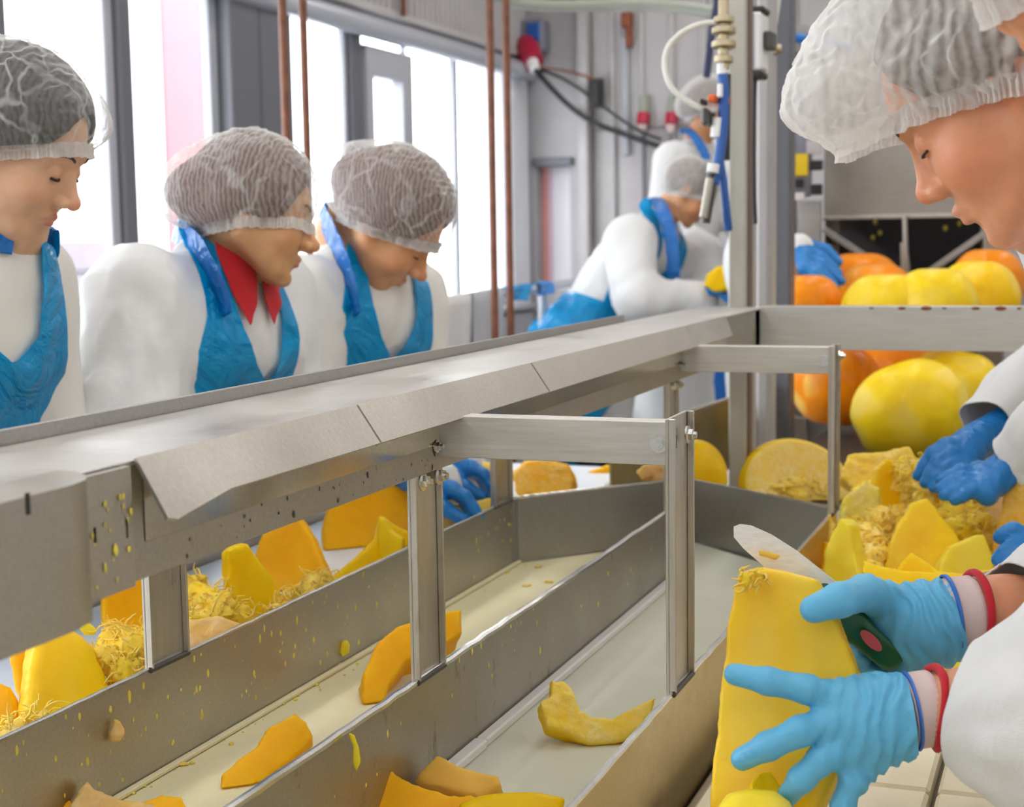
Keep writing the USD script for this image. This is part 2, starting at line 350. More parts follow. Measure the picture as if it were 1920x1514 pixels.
def hair(name, col): 
    c = np.array(col)
    mat(name, {'tc': ('texture_coordinate', {}), 'mp': ('mapping', {'scale': (60, 60, 8)}), 'n': ('noise_texture', {'scale': 6.0, 'detail': 4.0, 'distortion': 0.5}), 'r': ('rgb_ramp', {'ramp': [(0.3, tuple(c*0.5)), (0.7, tuple(c*1.5))]}), 'b': ('bump', {'strength': 0.5, 'distance': 0.003}), 'p': ('principled_bsdf', {'roughness': 0.45})},
        [('tc.object', 'mp.vector'), ('mp.vector', 'n.vector'), ('n.fac', 'r.fac'), ('r.color', 'p.base_color'), ('n.fac', 'b.height'), ('b.normal', 'p.normal')])
hair('hair_dark', (0.035, 0.028, 0.026)); hair('hair_brown', (0.15, 0.075, 0.06)); hair('hair_greybrown', (0.15, 0.10, 0.08)); hair('hair_blond', (0.55, 0.42, 0.22))
plain('eye_white', (0.75, 0.72, 0.70), 0.2); plain('lash_dark', (0.015, 0.01, 0.01), 0.6); plain('brow_brown', (0.10, 0.05, 0.03), 0.7)
def netmat(name, base, wr, ws, lines=(9, 9, 5), stripe=45.0, edge=0.75):
    """gathered non-woven hair cover: open weave, denser along creases and crimps and where it is seen edge on"""
    mat(name, {'tc': ('texture_coordinate', {}), 'dn': ('noise_texture', {'scale': 7.0, 'detail': 3.0}), 'ds': ('vector_math', {'math_type': 'scale', 'scale': 0.16}), 'da': ('vector_math', {'math_type': 'add'}), 'mp': ('mapping', {'scale': lines}),
               'v': ('voronoi_texture', {'feature': 'distance_to_edge', 'scale': 2.4}), 'r': ('map_range', {'range_type': 'smoothstep', 'from_min': 0.0, 'from_max': 0.085, 'to_min': wr, 'to_max': 0.0, 'clamp': True}),
               'nm': ('noise_texture', {'scale': 16.0, 'detail': 2.0}), 'rm': ('map_range', {'from_min': 0.35, 'from_max': 0.65, 'to_min': 0.15, 'to_max': 1.0, 'clamp': True}), 'rv': ('math', {'math_type': 'multiply'}),
               'w': ('wave_texture', {'scale': stripe, 'distortion': 5.0, 'detail': 2.0, 'detail_scale': 1.2, 'bands_direction': 'x'}), 'wm': ('math', {'math_type': 'multiply_add', 'value2': ws}),
               'n2': ('noise_texture', {'scale': 130.0, 'detail': 2.0}), 'r2': ('map_range', {'from_min': 0.3, 'from_max': 0.7, 'to_min': base*0.7, 'to_max': base*1.3}),
               'lw': ('layer_weight', {'blend': 0.5}), 'pw': ('math', {'math_type': 'power', 'value2': 2.4}), 'a1': ('math', {'math_type': 'add'}), 'a2': ('math', {'math_type': 'multiply_add', 'value2': edge}), 'cl': ('clamp', {'max': 0.95}),
               'd': ('diffuse_bsdf', {'color': (0.88, 0.87, 0.85)}), 't': ('translucent_bsdf', {'color': (0.88, 0.87, 0.85)}), 'dm': ('mix_closure', {'fac': 0.35}), 'x': ('transparent_bsdf', {'color': (1, 1, 1)}), 'm': ('mix_closure', {})},
        [('tc.object', 'dn.vector'), ('dn.color', 'ds.vector1'), ('ds.vector', 'da.vector1'), ('tc.object', 'da.vector2'), ('da.vector', 'mp.vector'), ('mp.vector', 'v.vector'), ('v.distance', 'r.value'), ('tc.object', 'nm.vector'), ('nm.fac', 'rm.value'), ('r.result', 'rv.value1'), ('rm.result', 'rv.value2'),
         ('tc.object', 'w.vector'), ('w.fac', 'wm.value1'), ('rv.value', 'wm.value3'), ('tc.object', 'n2.vector'), ('n2.fac', 'r2.value'), ('lw.facing', 'pw.value1'), ('wm.value', 'a1.value1'), ('r2.result', 'a1.value2'), ('pw.value', 'a2.value1'), ('a1.value', 'a2.value3'), ('a2.value', 'cl.value'),
         ('d.BSDF', 'dm.closure1'), ('t.BSDF', 'dm.closure2'), ('cl.result', 'm.fac'), ('x.BSDF', 'm.closure1'), ('dm.closure', 'm.closure2')], 'm.closure')
netmat('net_fine', 0.09, 0.34, 0.24, (8, 8, 4)); netmat('net_open', 0.12, 0.55, 0.06, (11, 11, 6)); netmat('net_dense', 0.34, 0.2, 0.1); netmat('net_rim', 0.62, 0.1, 0.25, (9, 9, 5), 70.0); netmat('net_cutter', 0.28, 0.45, 0.32, (9, 9, 6), 26.0, 0.85)
def flesh(name, out, inn, pulp, rough=0.42, sss=0.25, st=30.0):
    """pumpkin flesh: uv.x runs from the outer flesh to the fibrous inside, uv.y adds pale peeled streaks"""
    o, i, q = map(np.array, (out, inn, pulp))
    mat(name, {'tc': ('texture_coordinate', {}), 's': ('separate_xyz', {}), 'n': ('noise_texture', {'scale': 14.0, 'detail': 5.0, 'distortion': 0.4}), 'r': ('rgb_ramp', {'ramp': [(0.3, tuple(o*np.array([0.93, 0.86, 0.7]))), (0.7, tuple(np.minimum(o*1.08, 1)))]}),
               'n2': ('noise_texture', {'scale': st*2, 'detail': 6.0, 'distortion': 1.5}), 'r2': ('rgb_ramp', {'ramp': [(0.3, tuple(i)), (0.55, tuple((i+q)/2)), (0.75, tuple(q))]}), 'm': ('mix_color', {}), 'm3': ('mix_color', {'b': (0.94, 0.70, 0.14)}),
               'bn': ('noise_texture', {'scale': 120.0, 'detail': 5.0}), 'bs': ('math', {'math_type': 'multiply_add', 'value2': 0.8, 'value3': 0.12}), 'b': ('bump', {'distance': 0.003}),
               'p': ('principled_bsdf', {'roughness': rough, 'ior': 1.28, 'subsurface_weight': sss, 'subsurface_radius': (1.0, 0.5, 0.08), 'subsurface_scale': 0.008})},
        [('tc.UV', 's.vector'), ('tc.object', 'n.vector'), ('n.fac', 'r.fac'), ('tc.object', 'n2.vector'), ('n2.fac', 'r2.fac'), ('r.color', 'm3.a'), ('s.y', 'm3.fac'), ('m3.result', 'm.a'), ('r2.color', 'm.b'), ('s.x', 'm.fac'), ('m.result', 'p.base_color'),
         ('s.x', 'bs.value1'), ('bs.value', 'b.strength'), ('tc.object', 'bn.vector'), ('bn.fac', 'b.height'), ('b.normal', 'p.normal')])
flesh('flesh_orange', (0.97, 0.45, 0.001), (0.96, 0.48, 0.01), (0.95, 0.70, 0.26))
flesh('flesh_yellow', (0.98, 0.60, 0.002), (0.96, 0.62, 0.06), (0.95, 0.78, 0.38))
flesh('flesh_slab', (0.96, 0.55, 0.003), (0.86, 0.5, 0.04), (0.86, 0.66, 0.28), 0.4, 0.25, 10.0)
flesh('flesh_lemon', (0.92, 0.72, 0.03), (0.84, 0.62, 0.10), (0.86, 0.74, 0.36))
flesh('flesh_peach', (0.82, 0.48, 0.10), (0.80, 0.46, 0.20), (0.84, 0.62, 0.38))
flesh('pulp', (0.98, 0.64, 0.03), (0.97, 0.55, 0.012), (0.98, 0.80, 0.34), 0.5)
flesh('pumpkin_skin_orange', (0.88, 0.27, 0.006), (0.8, 0.3, 0.02), (0.85, 0.55, 0.15), 0.3, 0.1)
flesh('pumpkin_peeled', (0.92, 0.66, 0.012), (0.80, 0.50, 0.02), (0.86, 0.70, 0.25), 0.35, 0.15)
plain('seed', (0.82, 0.58, 0.12), 0.35, var=0.15, vscale=60); plain('crumb', (0.84, 0.66, 0.08), 0.5, var=0.3, vscale=30)
# ================================================================== the room
WX, WY, X1, Y0, CEIL = -3.0, 8.24, 3.6, -3.0, 3.5
def struct(name, mesh, m, parent=None, smooth=30):
    if parent: return part(parent, name, mesh, m, smooth)
    path = '/World/' + numbered('/World', name); v, f = vf(mesh); BASE[path] = np.zeros(3)
    x = usdkit.mesh(stage, path, (v, f), '/World/Looks/'+m, smooth=smooth); data(x.GetPrim(), kind='structure'); return path
struct('floor', box((WX-0.2, Y0, -0.1), (X1, WY+0.2, 0)), 'floor_paint')
struct('ceiling', box((WX-0.2, Y0, CEIL), (X1, WY+0.2, CEIL+0.1)), 'ceiling_paint')
struct('wall_right', box((X1, Y0, 0), (X1+0.15, WY+0.2, CEIL)), 'wall_white')
struct('wall_front', box((WX-0.2, Y0-0.15, 0), (X1+0.15, Y0, CEIL)), 'wall_white')
SILL, HEAD = 1.05, 2.42
wl = struct('wall_left', box((WX-0.2, Y0, 0), (WX, WY+0.2, SILL)), 'wall_paint')
def corrugated(y0, y1, z0, z1, x, pitch=0.062, depth=0.022, axis=1):
    n = int((y1-y0)/pitch)+1; pts = []
    for i in range(n):
        a = y0 + i*pitch
        for u, w in ((0, 0), (0.45, 0), (0.55, 1), (0.9, 1)): pts.append((min(a+u*pitch, y1), x + depth*w))
    pts.append((y1, x)); V = []
    for (a, b) in pts: V += [(b, a, z0), (b, a, z1)] if axis == 1 else [(a, WY - (b-x) - x*0, z0), (a, WY - (b-x), z1)]
    F = [[2*i, 2*i+2, 2*i+3, 2*i+1] for i in range(len(pts)-1)]
    return np.array(V), np.array(F)
struct('upper_wall', box((WX-0.2, Y0, HEAD), (WX-0.005, WY+0.2, CEIL)), 'wall_paint', wl)
struct('corrugated_sheet', solid(corrugated(2.0, WY-0.02, HEAD+0.07, CEIL-0.01, WX), 0.002), 'panel_paint', wl, smooth=False)
struct('sheet_trim', box((WX-0.01, 2.0, HEAD+0.04), (WX+0.035, WY-0.03, HEAD+0.075), 0.004), 'panel_paint', wl)
struct('header_rail', tube([(WX+0.045, 1.0, HEAD-0.035), (WX+0.045, WY-0.02, HEAD-0.035)], 0.048, 20), 'header_paint', wl)
# pier between the two banks of windows, two steel casings with a groove between
struct('pier_casing', box((WX-0.03, 4.942, SILL), (WX+0.05, 5.150, HEAD), 0.006), 'frame_paint', wl)
struct('pier_casing', box((WX-0.2, 5.160, SILL), (WX+0.05, 5.405, HEAD), 0.006), 'frame_paint', wl)
struct('window_board', box((WX-0.2, 5.42, SILL), (WX+0.06, WY-0.02, SILL+0.03), 0.005), 'frame_light', wl)
struct('reveal_panel', box((WX-0.2, 7.95, SILL+0.03), (WX+0.02, WY-0.02, HEAD), 0.005), 'reveal_white', wl)
struct('lower_panel', box((WX, 6.9, 0.0), (WX+0.04, WY-0.03, SILL-0.02), 0.005), 'frame_light', wl)
NW = [0]
def window(y0, y1, z0, z1, fm, lf=0.03, rf=0.03, pane=True):
    NW[0] += 1; p = f'/World/window_{NW[0]}'; UsdGeom.Xform.Define(stage, p); BASE[p] = np.zeros(3); data(stage.GetPrimAtPath(p), kind='structure')
    xa, xb = WX-0.04, WX-0.008
    part(p, 'frame', box((xa, y0, z0), (xb, y0+lf, z1), 0.004), fm); part(p, 'frame', box((xa, y1-rf, z0), (xb, y1, z1), 0.004), fm)
    part(p, 'frame', box((xa, y0+lf, z0), (xb, y1-rf, z0+0.04), 0.004), fm); part(p, 'frame', box((xa, y0+lf, z1-0.03), (xb, y1-rf, z1), 0.004), fm)
    part(p, 'pane', box((WX-0.027, y0+lf-0.004, z0+0.036), (WX-0.022, y1-rf+0.004, z1-0.026)), 'glass')
    return p
for y0, y1, fm, lf, rf in ((-1.2, 0.4, 'frame_light', .03, .05), (0.4, 2.0, 'frame_light', .03, .05), (2.0, 2.86, 'frame_light', .03, .05), (2.86, 3.70, 'frame_light', .03, .05), (3.735, 4.296, 'frame_light', .005, .05), (4.366, 4.942, 'frame_light', .005, .055), (5.405, 6.0, 'frame_light', .055, .03), (6.61, 7.225, 'frame_light', .012, .025), (7.225, 7.95, 'frame_light', .025, .022)):  # the nearest windows, out of view, are added to let in daylight
    window(y0, y1, SILL+0.03, HEAD-0.02, fm, lf, rf)
p = window(6.1, 6.61, SILL+0.03, HEAD-0.1, 'frame_light', 0.02, 0.02)
# the opening sash stands proud of the wall
part(p, 'sash', cat(box((WX-0.03, 6.115, SILL+0.07), (WX+0.035, 6.18, HEAD-0.11), .005), box((WX-0.03, 6.49, SILL+0.07), (WX+0.035, 6.60, HEAD-0.11), .005), box((WX-0.03, 6.18, HEAD-0.24), (WX+0.035, 6.49, HEAD-0.11), .005), box((WX-0.03, 6.18, SILL+0.07), (WX+0.035, 6.49, SILL+0.16), .005)), 'frame_light')
for a, b in ((3.70, 3.735), (4.296, 4.366), (6.0, 6.1)):
    struct('mullion', box((WX-0.05, a, SILL), (WX+0.015, b, HEAD), 0.005), 'frame_paint', wl)
for a, b in ((-1.25, -1.2), (2.84, 2.87)): struct('mullion', box((WX-0.05, a, SILL), (WX+0.015, b, HEAD), 0.005), 'frame_paint', wl)
struct('pier_casing', box((WX-0.2, Y0, SILL), (WX, -1.25, HEAD)), 'wall_paint', wl)
# back wall: pier by the window, a slot opening in it, ribbed sheeting further right
wb = struct('wall_back', box((WX-0.2, WY, 0), (-2.945, WY+0.2, CEIL)), 'wall_paint')
struct('wall_panel', box((-2.945, WY, 1.862), (-2.735, WY+0.2, CEIL)), 'wall_paint', wb)
struct('wall_panel', box((-2.945, WY, 0), (-2.735, WY+0.2, 1.15)), 'wall_paint', wb)
struct('wall_panel', box((-2.735, WY, 0), (X1, WY+0.2, CEIL)), 'wall_paint', wb)
struct('corner_post', box((-2.66, WY-0.10, 0), (-2.60, WY, CEIL), .006), 'panel_paint', wb)
struct('slot_shutter', box((-2.96, WY-0.03, 1.855), (-2.72, WY+0.02, 1.905), .006), 'frame_paint', wb)
xs = [-2.60, -2.47, -2.30, -2.13, -1.95, -1.72, -1.46, -1.2, -0.9, -0.6, -0.3, 0.0, 0.4, 0.8]
rng = random.Random(4)
for a, b in zip(xs[:-1], xs[1:]):
    for z0, z1 in ((0.0, 1.02), (1.025, 2.045), (2.05, CEIL-0.005)):
        struct('wall_sheet', box((a+0.006, WY-0.022-rng.random()*0.012, z0), (b-0.006, WY, z1), 0.006), 'panel_paint', wb)
    struct('sheet_rib', box((b-0.022, WY-0.05, 0), (b+0.014, WY-0.0, CEIL), 0.008), 'panel_paint', wb)
struct('sheet_rib', box((-2.42, WY-0.055, 1.9), (-2.375, WY-0.03, 2.55), .01), 'frame_light', wb)
# outside, washed out by daylight
solo('yard_ground', box((-40, -20, -0.35), (WX-0.25, 40, -0.25)), 'asphalt', 'pale yard ground outside the windows', 'ground')
solo('yard_building', box((-14, -8, -0.25), (-13.5, 30, 6)), 'pale_render', 'pale rendered building across the yard, seen through the windows', 'building')
px = thing('red_gate_post', 'washed-out pink and red post standing outside the second window', 'post', (-4.53, 7.04, -0.25))
part(px, 'red_panel', box((-4.56, 6.86, -0.25), (-4.5, 7.46, 4.2), .01), 'red_render'); part(px, 'pale_panel', box((-4.56, 6.62, -0.25), (-4.5, 6.85, 4.2), .01), 'pale_render')
solo('yard_block', cat(box((-5.6, 6.5, -0.25), (-5.0, 7.3, 1.30), .03), box((-5.6, 6.5, 1.30), (-5.0, 7.3, 1.5), .03)), 'yard_grey', 'low grey stack standing in the yard behind the second worker', 'stack')
sc = thing('strip_curtain', 'pink and white plastic strip curtain hanging in the slot opening of the back wall', 'curtain', (-2.84, WY+0.1, 1.15))
for i, (m_, w_) in enumerate((('coral_film', .035), ('pink_film', .030), ('white_film', .055), ('white_film', .05), ('lilac_film', .05))):
    x0 = -2.945 + sum((.035, .030, .055, .05, .05)[:i]); part(sc, 'strip', box((x0, WY+0.10+0.003*(i % 2), 1.10), (x0+w_, WY+0.103+0.003*(i % 2), 1.90)), m_)
# ceiling lamps (overhead, out of the picture): the light of the hall
def build_lamp(x, y, first=[True]):
    t = thing('ceiling_lamp', 'long white fluorescent batten hanging under the ceiling above the picture', 'ceiling lamp', (x, y, 3.30), 'ceiling lamps')
    part(t, 'housing', box((x-0.14, y-0.75, 3.34), (x+0.14, y+0.75, 3.42), .01), 'white_plastic')
    part(t, 'diffuser', box((x-0.12, y-0.73, 3.30), (x+0.12, y+0.73, 3.345), .01), 'lamp_glow')
    for s in (-0.5, 0.5): part(t, 'hanger', cyl((x, y+s, 3.42), (x, y+s, CEIL), 0.006, 8), 'steel_dull')
for x in (-2.1, -0.6, 0.9, 2.4):
    for y in (-1.6, 0.6, 2.8, 5.0, 7.0): build_lamp(x, y)
# ================================================================== the line: troughs, belts, tables, overhead beam
XA, XB, XC, ZT, ZB = -0.98, -0.67, -0.395, 0.97, 0.846
STEEL = 'steel'
def rayplane(px, py, p0, n):
    d = ray(px, py); return EYEP + d*(((np.asarray(p0)-EYEP) @ n)/(d @ n))
# --- trough walls
def wallplate(name, label, a, b, z0, z1, m, edge=0.0035, t=0.004, parent=None):
    a, b = np.array([*a, 0.0]), np.array([*b, 0.0]); d = nrm(b-a); n = np.array([d[1], -d[0], 0]); mid = (a+b)/2; L = np.linalg.norm(b-a)/2
    th = parent or thing(name, label, 'trough wall', (mid[0], mid[1], z0))
    part(th, 'plate', obox([mid[0], mid[1], (z0+z1)/2], [d, n, [0, 0, 1]], [L, t/2, (z1-z0)/2]), m)
    k = 90; P = np.linspace(a, b, k); P[:, 2] = z1; P += (np.random.RandomState(3).rand(k, 3)-0.5)*edge*0.25
    part(th, 'welded_edge', tube(P, edge, 8), 'bolt_steel')
    return th
w1 = wallplate('trough_wall', 'steel trough wall dividing the white work table from the cream belt, splashed with yellow crumbs', (XA, 0.3), (XA, 2.60), 0.80, ZT, 'steel', .003)
w2 = wallplate('trough_wall', 'steel trough wall between the two belts, with a bright rough welded top edge', (XB, 0.3), (XB, 2.59), 0.80, ZT, 'steel_stained', .0045)
w3 = wallplate('trough_wall', 'steel trough wall along the cutting boards on the right, golden with painted pumpkin reflection', (XC, 0.3), (XC, 2.64), 0.80, ZT, 'steel_gold_reflection', .0035)
dv = thing('diverter', 'v-shaped pair of steel plates closing the far ends of both belts', 'diverter', (-0.73, 2.75, 0.80))
for a, b in (((XA, 2.60), (-0.735, 2.895)), ((-0.722, 2.895), (XC, 2.645))): wallplate('', '', a, b, 0.80, ZT, 'steel_dull', .003, parent=dv)
part(dv, 'joint_strip', box((XA-0.004, 2.58, 0.83), (XA+0.006, 2.60, ZT), .001), 'steel_dull')
# --- belts
bl = thing('conveyor_belt', 'cream conveyor belt running in the left trough', 'conveyor belt', ((XA+XB)/2, 1.5, 0.80))
part(bl, 'belt', box((XA+0.003, 0.3, ZB-0.012), (XB-0.003, 2.60, ZB)), 'belt_cream'); part(bl, 'belt_end', prism([(XA+0.003, 2.60), (XB-0.003, 2.60), (-0.73, 2.885)], (0, 0, ZB-0.012), (1, 0, 0), (0, 1, 0), (0, 0, 1), 0.012), 'belt_cream')
part(bl, 'side_skirt', box((XA+0.003, 0.3, ZB+0.001), (XA+0.012, 2.6, ZB+0.006), .001), 'belt_cream'); part(bl, 'roller', cyl((XA+0.01, 0.32, ZB-0.05), (XB-0.01, 0.32, ZB-0.05), 0.037, 24), 'steel')
br = thing('conveyor_belt', 'grey-white conveyor belt running in the right trough beside the cutter', 'conveyor belt', ((XB+XC)/2, 1.5, 0.80))
part(br, 'belt', box((XB+0.003, 0.3, ZB-0.012), (XC-0.003, 2.60, ZB)), 'belt_white'); part(br, 'belt_end', prism([(XB+0.003, 2.60), (XC-0.003, 2.60), (-0.71, 2.885)], (0, 0, ZB-0.012), (1, 0, 0), (0, 1, 0), (0, 0, 1), 0.012), 'belt_white')
part(br, 'edge_strip', box((XB+0.003, 0.3, ZB), (XB+0.02, 1.62, ZB+0.012), .002), 'white_plastic'); part(br, 'edge_strip', box((XB+0.003, 1.625, ZB), (XB+0.018, 2.6, ZB+0.011), .002), 'white_plastic')
part(br, 'roller', cyl((XB+0.01, 0.32, ZB-0.05), (XC-0.01, 0.32, ZB-0.05), 0.037, 24), 'steel')
# --- tables
tl = thing('work_table', 'white work table on the left, before the row of women in blue aprons', 'table', (-1.19, 2.0, 0))
part(tl, 'top', box((-1.405, 0.3, 0.87), (XA-0.004, 3.45, 0.90), .004), 'table_plastic')
part(tl, 'edge_rim', box((-1.425, 0.3, 0.86), (-1.405, 3.45, 0.915), .004), 'steel')
for y in (0.5, 2.0, 3.3): part(tl, 'leg', box((-1.38, y-0.02, 0), (-1.34, y+0.02, 0.87), .003), 'steel')
for y in (0.5, 2.0, 3.3): part(tl, 'leg', box((-1.06, y-0.02, 0), (-1.02, y+0.02, 0.87), .003), 'steel')
tr = thing('cutting_table', 'steel table with pale cutting boards on the right', 'table', (0.1, 1.8, 0))
part(tr, 'frame', box((XC+0.005, 0.3, 0.80), (0.42, 3.28, 0.835), .004), 'steel')
for x in (-0.3, 0.35):
    for y in (0.5, 1.9, 3.1): part(tr, 'leg', box((x-0.02, y-0.02, 0), (x+0.02, y+0.02, 0.80), .003), 'steel')
sm = onz(1757, 1457, 0.862); sd = onz(1775, 1400, 0.862); sx = sm[0]
ys = [0.32, 1.02, 1.60, 2.3, 3.27]
for i in range(4):
    solo('cutting_board', box((XC+0.03, ys[i]+0.003, 0.835), (sx-0.004, ys[i+1]-0.003, 0.862), .004), 'board_plastic', ['pale cutting board nearest the viewer along the right trough wall', 'pale cutting board under the lower gloved hand of the cutter', 'pale cutting board beneath the front of the pumpkin heap', 'pale cutting board beneath the halved pumpkin at the back of the heap'][i], 'cutting board')
    solo('cutting_board', box((sx+0.004, ys[i]+0.003, 0.835), (0.40, ys[i+1]-0.003, 0.862), .004), 'board_plastic', ['pale cutting board in the lower right corner beyond the dark seam', 'pale cutting board under the cuff of the cutter, right of the dark seam', 'pale cutting board beneath the right side of the pumpkin heap', 'pale cutting board beneath the two dark blue gloves'][i], 'cutting board')
ft = thing('feed_table', 'stained steel feed table carrying the whole pumpkins behind the far crossbeam', 'table', (0.0, 4.3, 0))
part(ft, 'top', box((-0.72, 3.30, 0.83), (0.95, 5.25, 0.858), .004), 'cast_steel'); part(ft, 'infeed_plate', prism([(-0.985, 2.64), (-0.735, 2.93), (-0.40, 2.68), (-0.40, 3.298), (-0.985, 3.298)], (0, 0, 0.832), (1, 0, 0), (0, 1, 0), (0, 0, 1), 0.026), 'steel_dull'); part(ft, 'rear_apron', box((-1.0, 5.25, 0.6), (0.95, 5.28, 1.0), .004), 'steel_dull')
for x in (-0.9, 0.85):
    for y in (3.45, 5.15): part(ft, 'leg', box((x-0.03, y-0.03, 0), (x+0.03, y+0.03, 0.83), .003), 'steel')
gp = thing('guard_plate', 'brownish steel guard plate left of the whole pumpkins, behind the cross bars', 'guard', (-0.86, 3.6, 0.85))
a, b = np.array([-0.915, 3.0, 0]), np.array([-0.80, 4.22, 0])
part(gp, 'plate', obox([(a+b)[0]/2, (a+b)[1]/2, 0.94], [nrm(b-a), nrm([(b-a)[1], -(b-a)[0], 0]), [0, 0, 1]], [np.linalg.norm(b-a)/2, 0.003, 0.088]), 'steel_ochre')
part(gp, 'rim', bar([*a[:2], 1.034], [*b[:2], 1.034], 0.012, 0.008), 'steel')
# --- overhead beam
bm = thing('overhead_beam', 'scuffed stainless beam frame running over the troughs on flat legs', 'beam frame', (-0.72, 2.0, 0.80))
BX, BT, BB, BE = -0.66, 1.291, 1.198, 3.295
part(bm, 'web', box((BX-0.004, 0.93, BB), (BX, BE, BT-0.003), .001), 'steel_stained')
part(bm, 'web', box((-0.805, 0.3, BB), (-0.801, BE, BT-0.003), .001), 'steel', label='far side web')
part(bm, 'top_plate', box((-0.806, 0.3, BT-0.004), (BX+0.002, BE+0.05, BT), .001), 'steel_top_lightened')
part(bm, 'polished_strip', box((BX+0.0003, 0.955, 1.226), (BX+0.0018, 2.95, 1.284), .0004), 'steel_polished', label='polished strip under the skirt'); part(bm, 'rear_lip', box((-0.812, 0.3, BT-0.02), (-0.808, 2.75, BT+0.013), .001), 'steel_dull')
part(bm, 'bottom_flange', box((-0.8005, 0.93, BB+0.0005), (BX-0.0045, BE, BB+0.004), .0005), 'steel')
sk0 = np.array([BX+0.003, 0, BT]); sk1 = np.array([-0.632, 0, 1.2545]); sd = nrm(sk1-sk0); sn = nrm(np.cross([0, 1, 0], sd))
def skp(px, py): q = rayplane(px, py, sk0, sn); return (q[1], (q-sk0) @ sd)
W = np.linalg.norm(sk1-sk0); y_a = skp(248, 860)[0]; tip = skp(320, 980); rec = skp(425, 914)
for poly in ([(y_a, 0), (1.305, 0), (1.305, W), (rec[0], W), (tip[0]+0.006, tip[1]), (tip[0]-0.004, tip[1]-0.003)], [(1.309, 0), (1.80, 0), (1.80, W), (1.309, W)], [(1.804, 0), (2.93, 0), (2.88, W*0.98), (1.804, W)]):
    part(bm, 'skirt', prism(poly, sk0 - sn*0.003, (0, 1, 0), sd, sn, 0.003), 'steel')
part(bm, 'weld_seam', tube([sk0*[1, 0, 1]+[0, 1.307, 0]+sn*0.001, sk1*[1, 0, 1]+[0, 1.307, 0]+sn*0.001], 0.0025, 8), 'bolt_steel')
part(bm, 'weld_seam', tube([sk0*[1, 0, 1]+[0, 1.802, 0]+sn*0.001, sk1*[1, 0, 1]+[0, 1.802, 0]+sn*0.001], 0.0025, 8), 'bolt_steel')
# splice plate with slots, and the boxed-in near end
ya, yb = onx(165, 1000, BX+0.012)[1], onx(248, 950, BX+0.012)[1]
zc0, zc1 = onx(200, 1120, BX+0.012)[2], BT-0.002
from shapely.geometry import Polygon
def slotted(y0, y1, z0, z1, slots, x, t):
    q = Polygon([(y0, z0), (y1, z0), (y1, z1), (y0, z1)])
    for (sy, sz, w, h) in slots: q = q.difference(Polygon([(sy-w, sz-h), (sy+w, sz-h), (sy+w, sz+h), (sy-w, sz+h)]))
    m = trimesh.creation.extrude_polygon(q, t, engine='earcut'); v, f = vf(m); return np.c_[x + v[:, 2], v[:, 0], v[:, 1]], f
s1, s2 = onx(178, 1004, BX+0.012), onx(238, 992, BX+0.012)
part(bm, 'splice_plate', slotted(ya, yb, zc0, zc1, [(s1[1], s1[2], .0018, .0055), (s2[1], s2[2], .0014, .007)], BX+0.006, 0.006), 'steel')
part(bm, 'splice_backing', box((BX, ya+0.002, zc0), (BX+0.005, yb-0.002, zc1)), 'cast_steel')
prof = [(-0.62, 0.3), (-0.62, ya-0.055), (-0.625, ya-0.03), (-0.637, ya-0.014), (-0.652, ya-0.003), (-0.656, ya), (-0.672, ya), (-0.672, 0.3)]
part(bm, 'end_cover', prism(prof, (0, 0, zc0-0.004), (1, 0, 0), (0, 1, 0), (0, 0, 1), BT+0.006-zc0), 'steel', smooth=40)
part(bm, 'cover_slot', box((-0.6205, onx(52, 945, -.62)[1]-0.002, onx(52, 945, -.62)[2]-0.007), (-0.6195, onx(52, 945, -.62)[1]+0.002, onx(52, 945, -.62)[2]+0.007)), 'black_rubber')
# legs: flat channels standing along the trough walls
def leg(x, y0, y1, z0, z1, t=0.011, nm='leg'):
    lo = (x-t/2, y0, z0); 
    L = part(bm, nm, cat(box((x-t/2, y0, z0), (x-t/2+0.0035, y1, z1), .0006), box((x-t/2+0.0036, y0, z0), (x+t/2, y0+0.0035, z1), .0006), box((x-t/2+0.0036, y1-0.0035, z0), (x+t/2, y1, z1), .0006)), 'steel_upright')
    part(L, 'foot_weld', tube([(x+t/2-0.003, y0-0.001, z0), (x+t/2-0.003, y1, z0)], 0.0035, 8), 'cast_steel'); return L
def leg_px(x, pa, pb, z1, nm='leg'):
    a, b = onz(*pa, ZT), onz(*pb, ZT); return leg(x, a[1], max(b[1], a[1]+0.06), ZT, z1, nm=nm), a[1], max(b[1], a[1]+0.06)
leg_px(XA, (278, 1257), (352, 1224), 1.27)
_, y2a, y2b = leg_px(XB, (762, 1279), (819, 1246), 1.215)
leg_px(XA, (935, 953), (972, 938), 1.27)
leg(XB, 2.53, 2.60, ZT, 1.22)
_, y3a, y3b = leg_px(XC, (1253, 1302), (1292, 1262), 1.262, 'outer_post')
leg(XC, 2.585, 2.65, ZT, 1.26, nm='outer_post')
for y in (y2a+0.015, y2b-0.015): part(bm, 'bolt', bolt((XB+0.006, y, 1.19), (1, 0, 0), .007, .008), 'bolt_steel')
for y in (2.545, 2.585): part(bm, 'bolt', bolt((XB+0.006, y, 1.19), (1, 0, 0), .007, .008), 'bolt_steel')
